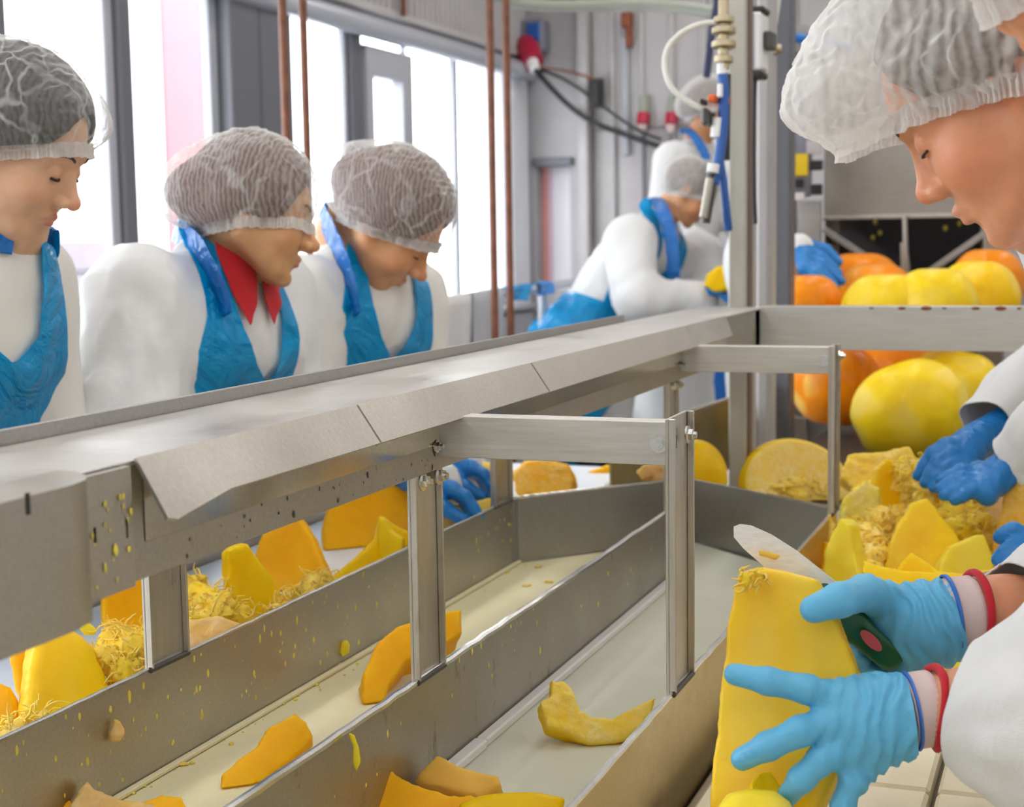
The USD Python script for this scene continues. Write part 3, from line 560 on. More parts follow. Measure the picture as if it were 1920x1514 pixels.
for yc, xo in ((y3a+0.02, XC), (2.605, XC)):
    cb = part(bm, 'cross_bar', cat(box((BX-0.002, yc-0.012, 1.212), (xo-0.006, yc-0.008, 1.258), .0008), box((BX-0.002, yc-0.008, 1.2545), (xo-0.006, yc+0.016, 1.258), .0008), box((BX-0.002, yc-0.008, 1.212), (xo-0.006, yc+0.016, 1.2155), .0008)), 'steel_bar')
    part(cb, 'bolt', bolt((xo-0.014, yc-0.012, 1.235), (0, -1, 0), .0065, .007), 'bolt_steel')
    part(bm, 'bolt', bolt((xo+0.005, yc+0.03, 1.24), (1, 0, 0), .0065, .007), 'bolt_steel')
    part(bm, 'slot_hole', box((xo-0.0008, yc-0.004, 1.228), (xo-0.0001, yc+0.008, 1.242)), 'black_rubber')
    part(bm, 'bolt', bolt((BX+0.001, yc-0.02, 1.225), (1, 0, 0), .005, .005), 'bolt_steel')
xb = thing('cross_beam', 'grey steel cross beam spanning the line in front of the whole pumpkins', 'beam', (0.2, BE+0.03, 1.2))
part(xb, 'face_plate', box((-0.672, BE, 1.200), (1.3, BE+0.004, 1.294), .001), 'steel_beam'); part(xb, 'top_flange', box((-0.66, BE+0.004, 1.290), (1.3, BE+0.055, 1.294), .001), 'steel')
part(xb, 'bottom_flange', box((-0.66, BE+0.004, 1.200), (1.3, BE+0.055, 1.204), .001), 'steel'); part(xb, 'end_gusset', box((BX-0.004, BE-0.05, 1.21), (BX+0.0, BE+0.004, 1.29), .001), 'steel')
for i in range(9): part(xb, 'rust_spot', trimesh.creation.icosphere(1, 0.0035 + 0.002*(i % 3)).apply_scale((1.6, 0.3, 0.6)).apply_translation((-0.42+0.05*i+0.013*(i*i % 3), BE-0.0004, 1.2905)), 'rust_brown')
for i in range(4): part(xb, 'upright', box((1.22, BE+0.01, 0), (1.27, BE+0.05, 1.2), .003), 'steel') if i == 0 else None
# tall posts at the corner of the frame
def px_x(px, y): return ony(px, 300, y)[0]
tp = thing('tall_post', 'tall pale steel post rising from the frame corner past the top of the picture', 'post', (-0.706, 3.35, 0))
part(tp, 'box_section', box((px_x(1366, 3.33), 3.33, 0), (px_x(1398, 3.33), 3.366, CEIL-0.02), .003), 'post_pale'); part(tp, 'side_strip', box((px_x(1398, 3.33)-0.001, 3.35, 0), (px_x(1398, 3.33)+0.004, 3.39, CEIL-0.02), .001), 'strip_brown')
tb = thing('tall_post', 'thin brownish post in the gap between the pale post and the rounded column', 'post', (px_x(1409, 3.6), 3.6, 0)); part(tb, 'box_section', box((px_x(1404, 3.6), 3.58, 0), (px_x(1416, 3.6), 3.62, CEIL-0.02), .003), 'panel_paint'); part(tb, 'foot', box((px_x(1404, 3.6)-.02, 3.56, 0), (px_x(1416, 3.6)+.02, 3.64, 0.01)), 'steel_dull')
t2 = thing('tall_post', 'darker grey rounded column directly behind the pale steel post', 'post', (px_x(1434, 3.75), 3.75, 0))
part(t2, 'box_section', box((px_x(1419, 3.75), 3.72, 0), (px_x(1451, 3.75), 3.80, CEIL-0.02), .012), 'panel_paint')
t3 = thing('tall_post', 'darkest column of the post group, right of the rounded one, with a narrow pale edge', 'post', (px_x(1470, 4.2), 4.2, 0))
part(t3, 'box_section', box((px_x(1455, 4.2), 4.17, 0), (px_x(1486, 4.2), 4.25, 2.12), .006), 'frame_paint'); part(t3, 'edge_strip', box((px_x(1449, 4.2), 4.16, 0), (px_x(1456, 4.2), 4.20, 2.12), .003), 'frame_light')
# crumbs and juice flecks stuck to the trough walls: far too many and too small to count
def crumbs(seed, n, fn, lo=0.001, hi=0.0035):
    r = np.random.RandomState(seed); base = trimesh.creation.icosphere(1, 1.0); out = []
    for i in range(n):
        c, nrml = fn(r); s = lo + (hi-lo)*r.rand()**3; k = np.array([1, 1, 1 + 1.6*r.rand()])*s; k = k*(1 - 0.7*np.abs(nrml))
        out.append((c + (np.asarray(base.vertices)*(1+0.35*(r.rand(len(base.vertices), 1)-0.5)))*k, base.faces))
    return cat(*out)
def on_wall(x, y0, y1, z0=0.86, z1=0.965): return lambda r: (np.array([x, y0+(y1-y0)*r.rand(), z0+(z1-z0)*r.rand()**0.8]), np.array([1, 0, 0]))
solo('crumbs', crumbs(1, 300, on_wall(XA+0.0018, 1.1, 2.58), .0006, .0034), 'crumb', 'yellow pumpkin crumbs sprayed over the left trough wall', 'crumbs', kind='stuff')
solo('crumbs', crumbs(2, 90, on_wall(XB+0.0018, 1.2, 2.5, .89), .0006, .0028), 'crumb', 'dried crumbs along the top of the middle trough wall', 'crumbs', kind='stuff')
solo('crumbs', crumbs(3, 60, on_wall(BX+0.0005, 1.0, 1.8, 1.2, 1.24), .0006, .002), 'cast_steel', 'dark specks along the lower edge of the overhead beam', 'specks', kind='stuff')
solo('crumbs', crumbs(4, 60, lambda r: (np.array([XA+0.01+0.02*r.rand()**2, 1.2+1.5*r.rand(), ZB+0.001]), np.array([0, 0, 1]))), 'crumb', 'crumbs gathered in the corner of the cream belt', 'crumbs', kind='stuff')
solo('crumbs', crumbs(5, 130, lambda r: (np.array([XC+0.03+0.6*r.rand(), 1.2+1.9*r.rand(), 0.8632]), np.array([0, 0, 1]))), 'crumb', 'crumbs scattered over the cutting boards', 'crumbs', kind='stuff')
solo('crumbs', crumbs(6, 26, on_wall(-0.6468, 0.84, 0.925, 1.20, 1.27), .0008, .0028), 'crumb', 'crumbs stuck to the splice plate at the near end of the beam', 'crumbs', kind='stuff')
# ================================================================== people
# head in its own axes: x forward, y to the left, z up, origin between the ears; adult size
def head_sdf(o):
    """o: options nose, chin, cheek, brow, mouth (offsets in metres)"""
    g = lambda k, d=0.0: o.get(k, d)
    def fn(P):
        Q = P.copy(); Q[:, 1] = np.abs(Q[:, 1]); nz, ch, fat = g('nose'), g('chin'), g('cheek')
        d = ell(Q, (-0.012, 0, 0.034), (0.098, 0.076, 0.084))                        # skull
        d = smin(d, ell(Q, (0.036, 0, -0.018), (0.049, 0.058, 0.078)), 0.03)          # face mass
        d = smin(d, cone(Q, (-0.004, 0.056, -0.040), (0.052, 0.030, -0.088), 0.021 + fat*0.5, 0.019), 0.035)   # jaw
        d = smin(d, cone(Q, (0.068 + ch, 0.008, -0.097), (0.066 + ch, 0, -0.094), 0.0155), 0.022)       # chin
        d = smin(d, sph(Q, (0.058, 0.040, -0.034), 0.024 + fat), 0.028)                # cheek
        d = smin(d, ell(Q, (0.069, 0, -0.064), (0.021, 0.027, 0.022)), 0.016)          # mouth mound
        d = smin(d, cone(Q, (0.080, 0.014, 0.027), (0.064, 0.046, 0.020), 0.0095 + g('brow'), 0.011), 0.016)   # brow ridge
        d = smax(d, -ell(Q, (0.099, 0.031, 0.003), (0.019, 0.019, 0.0135)), 0.014)     # eye socket
        d = smin(d, sph(Q, (0.0735, 0.0315, 0.001), 0.0138), 0.005)                    # closed lid over the eyeball
        d = smin(d, cone(Q, (0.0805, 0, 0.013), (0.107 + nz, 0, -0.028), 0.0072, 0.0088), 0.009)      # nose
        d = smin(d, cone(Q, (0.072, 0, 0.012), (0.090 + nz*.5, 0, -0.032), 0.0105, 0.013), 0.006)
        d = smin(d, sph(Q, (0.110 + nz, 0, -0.031), 0.0100), 0.007)
        d = smin(d, ell(Q, (0.0975 + nz*.6, 0.0125, -0.0355), (0.0105, 0.0068, 0.0078)), 0.006)      # nostril wing
        d = smax(d, -ell(Q, (0.1015 + nz*.7, 0.0062, -0.0435), (0.0055, 0.0032, 0.005)), 0.003)    # nostril
        d = smax(d, -cone(Q, (0.094, 0.0, -0.047), (0.094, 0.0, -0.056), 0.003), 0.004)
        d = smin(d, cone(Q, (0.0905, 0, -0.0600), (0.080, 0.022, -0.0652), 0.0062, 0.0028), 0.004)    # upper lip
        d = smin(d, cone(Q, (0.0885, 0, -0.0722), (0.079, 0.019, -0.0682), 0.0068, 0.0028), 0.004)    # lower lip
        d = smax(d, -cone(Q, (0.0985, 0, -0.0660), (0.0845, 0.024, -0.0668), 0.0022, 0.0016), 0.003)   # mouth line
        d = smax(d, -ell(Q, (0.094, 0, -0.084), (0.012, 0.02, 0.006)), 0.012)          # under the lip
        # ear: rim, lobe, hollow
        ea = math.radians(12); Re = np.array([[math.cos(ea), 0, -math.sin(ea)], [0, 1, 0], [math.sin(ea), 0, math.cos(ea)]]).T
        e = ell(Q, (-0.008, 0.079, -0.002), (0.019, 0.0075, 0.032), Re)
        e = smax(e, -ell(Q, (-0.004, 0.089, 0.002), (0.0115, 0.0085, 0.021), Re), 0.005)
        e = smin(e, ell(Q, (-0.001, 0.077, -0.022), (0.009, 0.006, 0.011)), 0.006)
        e = smin(e, ell(Q, (0.006, 0.0765, -0.005), (0.005, 0.006, 0.009)), 0.004)
        d = smin(d, e, 0.006)
        return d
    return fn
def head_tint(v, o):
    Q = v.copy(); Q[:, 1] = np.abs(Q[:, 1]); s = lambda d, w: np.clip(0.5 - d/w, 0, 1)
    lip = np.maximum(s(cone(Q, (0.092, 0, -0.0602), (0.0815, 0.021, -0.0650), 0.0066, 0.0030), 0.004), s(cone(Q, (0.090, 0, -0.0720), (0.0805, 0.019, -0.0682), 0.0072, 0.0030), 0.004))
    red = np.maximum.reduce([0.7*s(sph(Q, (0.062, 0.045, -0.034), 0.022), 0.03), 0.8*s(sph(Q, (0.113, 0, -0.033), 0.013), 0.012), 0.8*s(sph(Q, (-0.008, 0.084, -0.002), 0.026), 0.02), 0.5*s(sph(Q, (0.078, 0.031, 0.0), 0.013), 0.012)])
    return np.c_[np.clip(lip*o.get('lip', 0.9), 0, 1), red*o.get('red', 0.8)]
def pose(c, fwd, up):
    fwd = nrm(fwd); left = nrm(np.cross(up, fwd)); up = np.cross(fwd, left); return np.asarray(c, float), np.array([fwd, left, up])
def rim_plane(o):
    return np.array(o.get('rim', [(0.095, 0.046), (-0.085, -0.045)]), float)    # front and back (x, z) of the hair cover's rim
def build_person(label, base, c, fwd, up, o, skinm, hairm, netm, h=0.0032, torso=None, coatm='coat_white', group=None):
    """head, hair and hair cover; torso: dict of joints in world coordinates"""
    t = thing('person', label, 'person', base, group)
    c, A = pose(c, fwd, up); S = o.get('size', 1.0)
    W = lambda v: c + (v*S) @ A
    fn = head_sdf(o)
    neck = (np.asarray(torso['neck'], float) - c) @ A.T/S if torso else np.array([-0.06, 0, -0.2])
    chest = (np.asarray(torso['chest'], float) - c) @ A.T/S if torso else np.array([-0.08, 0, -0.3])
    def full(P):
        d = fn(P); k = smin(cone(P, (-0.028, 0, -0.03), neck, 0.046 + o.get('neck_r', 0), 0.049 + o.get('neck_r', 0)), cone(P, neck, chest, 0.052, 0.10), 0.05)
        return smin(d, k, 0.028)
    lo = np.minimum.reduce([[-0.13, -0.1, -0.13], neck-0.075, chest-0.12]); hi = np.maximum.reduce([[0.14, 0.1, 0.13], neck+0.075, chest+0.12])
    v, f = nets(full, lo, hi, h); v2, f2 = clip((v, f), (v - chest) @ nrm(chest - neck) - 0.0)
    uv = head_tint(v2, o)
    bd = W(v2), f2
    if torso and 'arms' in torso and torso.get('arm_skin'):
        uvs = [uv]; ms = [bd]
        for pts, rs in torso['arm_skin']:
            av, af = nets(lambda P: chain(P, pts, rs, 0.02), np.min(pts, 0)-0.07, np.max(pts, 0)+0.07, 0.005); ms.append((av, af)); uvs.append(np.c_[np.zeros(len(av)), 0.35*np.clip(fbm(av, 30, 3)+0.5, 0, 1)])
        bd = cat(*ms); uv = np.vstack(uvs)
    part(t, 'body', bd, skinm, smooth=True, uv=uv)
    # brows and lashes
    for s in (() if o.get('nobrow') else (-1, 1)):
        b = spline([(0.0915, s*0.014, 0.0225), (0.088, s*0.030, 0.029), (0.0745, s*0.047, 0.024)], 12)
        part(t, 'eyebrow', (W(tube(b, np.r_[0.0012, np.full(9, 0.0024), 0.0015, 0.0007], 6)[0]), tube(b, 0.002, 6)[1]), o.get('browm', 'brow_brown'), smooth=True)
        l = []
        for k in range(9):
            a = math.radians(-58 + 14.5*k); l.append((0.0735 + 0.0141*math.cos(a)*0.97, s*(0.0315 + 0.0141*math.sin(a)), -0.0045 + o.get('lash', 0) - 0.0015*math.cos(a)))
        lm = tube(np.array(l), o.get('lash_r', 0.0013), 6); part(t, 'eyelash', (W(lm[0]), lm[1]), 'lash_dark', smooth=True)
    # hair under the cover
    R = rim_plane(o); d = nrm(R[0]-R[1]); rn = np.array([-d[1], d[0]])    # up-pointing normal in (x, z)
    hp = o.get('hair', 0.010); bun = o.get('bun')
    def hairs(P):
        k = ell(P, (-0.016, 0, 0.036), (0.098 + hp*0.6, 0.076 + hp, 0.084 + hp))
        if bun is not None: k = smin(k, ell(P, bun[:3], (bun[3], bun[3]*1.1, bun[3]*0.9)), 0.03)
        return k + 0.004*fbm(P*[1, 1, 0.4], 70, 2)
    hv, hf = nets(hairs, (-0.19, -0.11, -0.12), (0.11, 0.11, 0.16), 0.005)
    line = (hv[:, [0, 2]] - R[1]) @ rn
    front = hv[:, 0] - o.get('hairline', 0.078) + 0.35*np.maximum(0.06 - hv[:, 2], 0)*(hv[:, 0] > 0.0)*1.2
    hv, hf = clip((hv, hf), np.maximum(-(line - o.get('hair_low', 0.010)), front))
    part(t, 'hair', (W(hv), hf), hairm, smooth=True)
    # hair cover: puffed, pleated towards the rim
    pf = o.get('puff', 0.020); ex = o.get('bag')
    def net(P):
        k = ell(P, (-0.020, 0, 0.030), (0.104 + pf*0.7, 0.080 + pf, 0.090 + pf))
        if bun is not None: k = smin(k, ell(P, bun[:3], (bun[3]+0.012, bun[3]*1.1+0.014, bun[3]*0.9+0.012)), 0.05)
        if ex is not None:
            for e in ex: k = smin(k, ell(P, e[:3], e[3:6]), 0.05)
        a = np.arctan2(P[:, 1], P[:, 0] + 0.01); hgt = (P[:, [0, 2]] - R[1]) @ rn; near = np.exp(-np.maximum(hgt, 0)/0.035)
        k = k + near*0.016*np.clip(1 - np.maximum(hgt, -0.01)/0.03, 0, 1.2)                           # drawn in at the elastic
        k = np.minimum(smin(k, fn(P) - 0.0040, 0.008), np.where(((P[:, [0, 2]] - R[1]) @ rn) > 0.004, hairs(P) - 0.0035, 1.0))
        return k + 0.0022*near*np.sin(a*44 + 3*fbm(P, 25, 5)*4) + 0.007*fbm(P*[1, 1, 0.5], 32, o.get('seed', 1)) + 0.0016*np.sin(P[:, 0]*240 + 40*fbm(P, 20, 7))
    blo, bhi = np.array([-0.20, -0.125, -0.10]), np.array([0.125, 0.125, 0.17])
    if ex is not None:
        for e in ex: blo = np.minimum(blo, np.array(e[:3])-np.array(e[3:6])-0.02); bhi = np.maximum(bhi, np.array(e[:3])+np.array(e[3:6])+0.02)
    nv, nf = nets(net, blo, bhi, o.get('net_h', 0.0034)); line = (nv[:, [0, 2]] - R[1]) @ rn + 0.0015*np.sin(np.arctan2(nv[:, 1], nv[:, 0]+0.01)*30)
    sag = o.get('sag', 0.0)*np.clip(nv[:, 0]/0.1, 0, 2)**2
    nv, nf = clip((nv, nf), -(line + sag))
    hc = part(t, 'hair_cover', (W(nv), nf), netm, smooth=True, label='white gathered hair cover')
    # elastic rim: a ruffled band round the edge of the cover
    e = np.vstack([nf[:, [0, 1]], nf[:, [1, 2]], nf[:, [2, 0]]]); s_ = np.sort(e, 1); _, inv, cnt = np.unique(s_, axis=0, return_inverse=True, return_counts=True); be = e[cnt[inv.ravel()] == 1]
    ids = np.unique(be); pv = nv[ids]; ang = np.arctan2(pv[:, 1], pv[:, 0]+0.01); order = np.argsort(ang); bins = np.linspace(-PI, PI, 181); ring = []
    for i in range(180):
        q = pv[(ang >= bins[i]) & (ang < bins[i+1])]
        if len(q): ring.append(q.mean(0))
    ring = np.array(ring); ring = (np.roll(ring, 1, 0) + ring + np.roll(ring, -1, 0))/3; n = len(ring); cen = ring.mean(0); RV, RF = [], []
    up3 = np.array([rn[0], 0, rn[1]])
    for i in range(n*3):
        q = ring[i//3]*(1-(i % 3)/3) + ring[(i//3+1) % n]*((i % 3)/3); out = nrm((q-cen) - ((q-cen) @ up3)*up3); wv = 0.0022*math.sin(i*1.5) + 0.0008*math.sin(i*0.37)
        for k in range(5): 
            z = -0.010 + 0.005*k; RV.append(q + up3*(z + 0.002) + out*(wv*(1.2 - 0.15*k) + 0.0015 - 0.0012*(k == 1)))
    m = n*3
    for i in range(m):
        for k in range(4): a, b = i*5+k, ((i+1) % m)*5+k; RF += [[a, b, b+1], [a, b+1, a+1]]
    part(hc, 'elastic_rim', (W(np.array(RV)), np.array(RF)), 'net_rim', smooth=True)
    return t, W
# ------------------------------------------------------------------ bodies, coats, aprons, hands
def torso_sdf(J, fat=0.0):
    sL, sR, ch, pe, nk = (np.asarray(J[k], float) for k in ('shL', 'shR', 'chest', 'pelvis', 'neck')); lat = nrm(sL - sR); kn = np.asarray(J.get('knee', pe*[1, 1, 0] + [0, 0, 0.42]), float)
    def fn(P):
        d = None
        for s in (-1, 1):
            k = cone(P, pe + lat*s*0.085, ch + lat*s*0.078, 0.118 + fat, 0.104 + fat*0.6); d = k if d is None else smin(d, k, 0.10)
            d = smin(d, cone(P, pe + lat*s*0.085, kn + lat*s*0.12, 0.118 + fat, 0.135), 0.06)
        d = smin(d, cone(P, sL - lat*0.02, sR + lat*0.02, 0.066), 0.07)
        return smin(d, cone(P, ch, nk, 0.085, 0.058), 0.07)
    return fn
def arm_sdf(J, side, rs=(0.072, 0.062, 0.050)):
    pts = [np.asarray(J[k+side], float) for k in ('sh', 'el', 'wr')]
    return lambda P: chain(P, pts, rs, 0.04)
def folds(P, seed, amp=0.012):
    return amp*(fbm(P*[1, 1, 0.45], 9, seed) + 0.8*fbm(P*[1.2, 1.2, 0.5], 20, seed+3) + 0.35*np.abs(fbm(P*[1, 1, 0.6], 34, seed+6)))
def make_coat(t, J, m, h=0.009, seed=1, fat=0.0, rs=(0.072, 0.062, 0.050), collar=0.015, amp=0.016, zmin=0.45):
    ts, aL, aR = torso_sdf(J, fat), arm_sdf(J, 'L', rs), arm_sdf(J, 'R', rs)
    fn = lambda P: smin(smin(ts(P), aL(P), 0.045), aR(P), 0.045) + folds(P, seed, amp)
    pts = np.array([J[k] for k in ('shL', 'shR', 'elL', 'elR', 'wrL', 'wrR', 'chest', 'pelvis', 'neck')]); lo, hi = pts.min(0)-0.22, pts.max(0)+0.22; lo[2] = zmin
    v, f = nets(fn, lo, hi, h)
    nk, ch = np.asarray(J['neck'], float), np.asarray(J['chest'], float); nd = nrm(nk - ch)
    val = np.maximum((v - nk) @ nd - collar, zmin + 0.03 - v[:, 2]); val = np.where(np.linalg.norm(v - nk, axis=1) < 0.16, val, zmin + 0.03 - v[:, 2])
    part(t, 'coat', clip((v, f), val), m, smooth=True)
    return fn, lambda P: ts(P) + folds(P, seed, amp)
def make_legs(t, J, base):
    pe = np.asarray(J['pelvis'], float); lat = nrm(np.asarray(J['shL'], float) - np.asarray(J['shR'], float)); b = np.asarray(base, float); fw = nrm(np.cross(lat, [0, 0, 1]))
    for s in (-1, 1):
        hip, an = pe + lat*s*0.09, b + lat*s*0.1 + [0, 0, 0.09]; kn = (hip+an)/2 + fw*0.03; pts = [hip, kn, an]
        part(t, 'trouser_leg', nets(lambda P: chain(P, pts, (0.088, 0.062, 0.052), 0.03), np.min(pts, 0)-0.1, np.max(pts, 0)+0.1, 0.018), 'navy_cloth', smooth=True)
        toe = an + fw*0.14 - [0, 0, 0.045]; bp = [an + [0, 0, 0.12], an - [0, 0, 0.03], toe]
        fn = lambda P: smax(chain(P, bp, (0.06, 0.052, 0.042), 0.04), -(P[:, 2] - 0.002), 0.006)
        part(t, 'boot', nets(fn, np.min(bp, 0)-0.07, np.max(bp, 0)+0.07, 0.014), 'boot_white', smooth=True)
def make_bib(t, J, fn, outline, fwd, name='apron', m='apron_blue', off=0.009, step=0.009, seed=5, amp=0.006, centre='chest', label=None):
    """apron sheet: an outline in (sideways, up) metres about the chest, laid over the coat; sideways is to the wearer's left"""
    c = np.asarray(J[centre], float); f0 = np.asarray(fwd, float); up = nrm(np.asarray(J['neck'], float) - np.asarray(J['pelvis'], float)); f0 = nrm(f0 - up*(f0 @ up)); lt = np.cross(up, f0)
    poly = np.asarray(outline, float); lo, hi = poly.min(0)-0.02, poly.max(0)+0.02
    us, ws = np.arange(lo[0], hi[0]+step, step), np.arange(lo[1], hi[1]+step, step); U, W_ = np.meshgrid(us, ws, indexing='ij'); S = np.linspace(0.30, -0.16, 93)
    q = c + U[..., None]*lt + W_[..., None]*up; best = np.full(U.shape, np.nan); prev = None
    for s in S:
        d = fn((q + s*f0).reshape(-1, 3)).reshape(U.shape) - off
        hit = np.isnan(best) & (d < 0)
        if prev is not None: tt = prev/np.where(prev == d, 1, prev - d); best[hit] = (s + (1-tt)*(S[0]-S[1]))[hit]
        prev = d
    from scipy.ndimage import gaussian_filter
    bad = np.isnan(best); best[bad] = -0.1 if bad.all() else np.nanmin(best); best = np.maximum(best, -0.12)
    best = gaussian_filter(best, 0.8); pos = q + best[..., None]*f0
    pos += f0*(amp*(fbm(pos.reshape(-1, 3)*[1, 1, 0.6], 16, seed) + 0.4*fbm(pos.reshape(-1, 3), 45, seed+2)).reshape(U.shape)[..., None])
    n0, n1 = U.shape; idx = np.arange(n0*n1).reshape(n0, n1); F = np.stack([idx[:-1, :-1], idx[1:, :-1], idx[1:, 1:], idx[:-1, 1:]], -1).reshape(-1, 4)
    v, f = vf((pos.reshape(-1, 3), F)); val = poly_sd(np.c_[U.ravel(), W_.ravel()], poly)
    return part(t, name, solid(clip((v, f), val), 0.0012), m, smooth=40, label=label)
def strap(t, pts, w, m='apron_strap', th=0.006, seed=3, name='neck_strap', side=None):
    """crumpled plastic strap: a flattened band along pts, w wide; side = the direction across the band"""
    P = spline(pts, 40); T = nrm_rows(np.gradient(P, axis=0)); V = []; n = 14
    for i in range(len(P)):
        sd_ = np.asarray(side if side is not None else (0, 0, 1), float); s = nrm(sd_ - T[i]*(sd_ @ T[i])); u = np.cross(T[i], s); a = np.linspace(0, 2*PI, n, endpoint=False)[:, None]
        V.append(P[i] + s*np.cos(a)*w/2 + u*np.sin(a)*th/2)
    V = np.vstack(V); V = V + (fbm(V, 60, seed)[:, None])*0.010*nrm_rows(V - np.repeat(P, n, 0)) + 0.004*fbm(V, 130, seed+1)[:, None]
    F = [[i*n+k, i*n+(k+1) % n, (i+1)*n+(k+1) % n, (i+1)*n+k] for i in range(len(P)-1) for k in range(n)]
    return part(t, name, vf((V, np.array(F))), m, smooth=60)
def nrm_rows(a): return a/np.maximum(np.linalg.norm(a, axis=1, keepdims=True), 1e-12)
def glove(t, fingers, palm, wrist, m, h=0.0028, name='glove', wr=0.027, seed=2, wrinkle=0.0009, thick=0.015, cut=None, label=None):
    """fingers: list of (points, radii), knuckle first; palm: the knuckles' inner points; wrist: (hand end, arm end)"""
    w0, w1 = np.asarray(wrist[0], float), np.asarray(wrist[1], float); ax = nrm(w1 - w0)
    def fn(P):
        d = cone(P, w0, w1, wr, wr*1.08)
        pl = None; K = [np.asarray(k, float) for k in palm]
        for k in K: c = cone(P, w0*0.85 + K[len(K)//2]*0.15, k, thick*1.25, thick); pl = c if pl is None else smin(pl, c, 0.012)
        for a, b in zip(K[:-1], K[1:]): pl = smin(pl, cone(P, a, b, thick*0.96), 0.008); pl = smin(pl, cone(P, a*0.5+w0*0.5, b*0.5+w0*0.5, thick*1.15), 0.015)
        d = smin(d, pl, 0.025); fg = None
        for pts, rs in fingers: c = chain(P, pts, rs, 0.006); fg = c if fg is None else np.minimum(fg, c)
        d = smin(d, fg, 0.010)
        s = (P - w0) @ ax; env = np.exp(-((s + 0.0)/0.045)**2)
        return d + wrinkle*(env*np.sin(s*420 + 30*fbm(P, 14, seed))*1.5 + 0.8*fbm(P, 45, seed+1))
    pts = np.vstack([np.vstack([p for p, _ in fingers]), [w0, w1], palm]); v, f = nets(fn, pts.min(0)-0.04, pts.max(0)+0.04, h)
    v, f = clip((v, f), (v - w1) @ ax if cut is None else (v - np.asarray(cut)) @ ax)
    return part(t, name, (v, f), m, smooth=True, label=label)
def band(t, c, ax, r, w, m, name, flare=1.0, ribs=0, h=40, squash=1.0, sq_ax=None):
    """a knitted cuff or band: a short sleeve of fabric round an arm"""
    ax = nrm(ax); u = nrm(np.cross(ax, [0.1, 0.2, 1])) if sq_ax is None else nrm(np.asarray(sq_ax) - ax*(np.asarray(sq_ax) @ ax)); v_ = np.cross(ax, u); V, n, L = [], 72, 9
    for i in range(L):
        s = i/(L-1); k = r*(1 + (flare-1)*s)
        for j in range(n):
            a = 2*PI*j/n; rr = k*(1 + (0.012*math.cos(ribs*a) if ribs else 0)) - (0.0022 if i in (0, L-1) else 0); V.append(np.asarray(c) + ax*w*(s-0.5) + u*rr*math.cos(a) + v_*rr*squash*math.sin(a))
    F = [[i*n+j, i*n+(j+1) % n, (i+1)*n+(j+1) % n, (i+1)*n+j] for i in range(L-1) for j in range(n)]
    return part(t, name, vf((np.array(V), np.array(F))), m, smooth=True)
def A3(l): return [at(*p) for p in l]

def quick_hand(t, K, tips, wr, m, thumb=None, r=0.0115, mid=None, name='glove', h=0.004, label=None, curl=0.012):
    """four fingers from knuckles K to tips bent at mid, thumb optional; all world points"""
    fs = []
    for i, (k, tp) in enumerate(zip(K, tips)):
        md = (k*0.52 + tp*0.48) + (mid if mid is not None else np.array([0, 0, curl])); fs.append(([k, md, md*0.42 + tp*0.58, tp], (r, r*0.95, r*0.88, r*0.78)))
    if thumb is not None: fs.append((thumb, (r*1.25, r*1.15, r*1.0)[:len(thumb)]))
    return glove(t, fs, list(K), wr, m, h=h, name=name, wr=0.03, thick=0.0145, label=label)
# --- first worker: young woman at the left edge, in profile
def scale_eye(c, s): return EYEP + (np.asarray(c) - EYEP)*s
J = dict(neck=at(-2, 452, 2.12), chest=at(-62, 650, 2.14), shL=at(52, 520, 2.24), shR=at(-186, 535, 1.98), elL=at(74, 740, 2.24), elR=at(-190, 760, 1.92), wrL=(-1.35, 1.87, 1.03), wrR=(-1.35, 1.62, 1.03), pelvis=(-1.62, 1.76, 0.98))
b = (-1.60, 1.76, 0)
t, W1 = build_person('young woman at the left edge looking down, dark hair under a fine white hair cover', b, at(27, 276, 2.07), (.85, .22, -.48), (.46, .10, .88), dict(size=1.0, lash_r=0.0019, nose=-0.002, rim=[(0.098, 0.044), (-0.075, -0.062)], bun=(-0.085, 0, 0.045, 0.055), puff=0.018, hair=0.020, seed=2, cheek=0.001, lash=-0.001, chin=-0.004, bag=[(0.055, 0, 0.07, 0.05, 0.06, 0.04)]), 'skin_young', 'hair_dark', 'net_open', h=0.0028, torso=J)
cf, ts = make_coat(t, J, 'coat_cream', seed=11, rs=(0.05, 0.046, 0.042))
bib = [(-0.155, -0.62), (0.150, -0.62), (0.150, -0.16), (0.128, -0.02), (0.108, 0.09), (0.085, 0.165), (0.045, 0.185), (0.052, 0.12), (0.046, 0.06), (0.0, 0.03), (-0.045, 0.06), (-0.06, 0.12), (-0.05, 0.185), (-0.09, 0.165), (-0.12, 0.05), (-0.155, -0.16)]
make_bib(t, J, ts, bib, (.92, -.38, -.12), amp=0.012)
strap(t, [J['neck'] + np.array(d) for d in ((0.06, -0.045, 0.0), (-0.01, -0.075, 0.02), (-0.055, -0.01, 0.035), (-0.03, 0.06, 0.02), (0.05, 0.065, -0.005))], 0.04)
for wk in ('wrL', 'wrR'):
    w0 = np.asarray(J[wk], float) + [0.03, -0.03, 0.0]; K = [w0 + np.array([0.035 - 0.018*i, -0.075, -0.004*i]) for i in range(4)]
    quick_hand(t, K, [k + np.array([-0.01, -0.06, -0.012]) for k in K], (w0, w0 + np.array([-0.045, 0.04, 0.01])), 'glove_blue', thumb=[w0 + np.array([0.03, -0.02, 0.01]), w0 + np.array([0.05, -0.05, 0.005])])
make_legs(t, J, b)
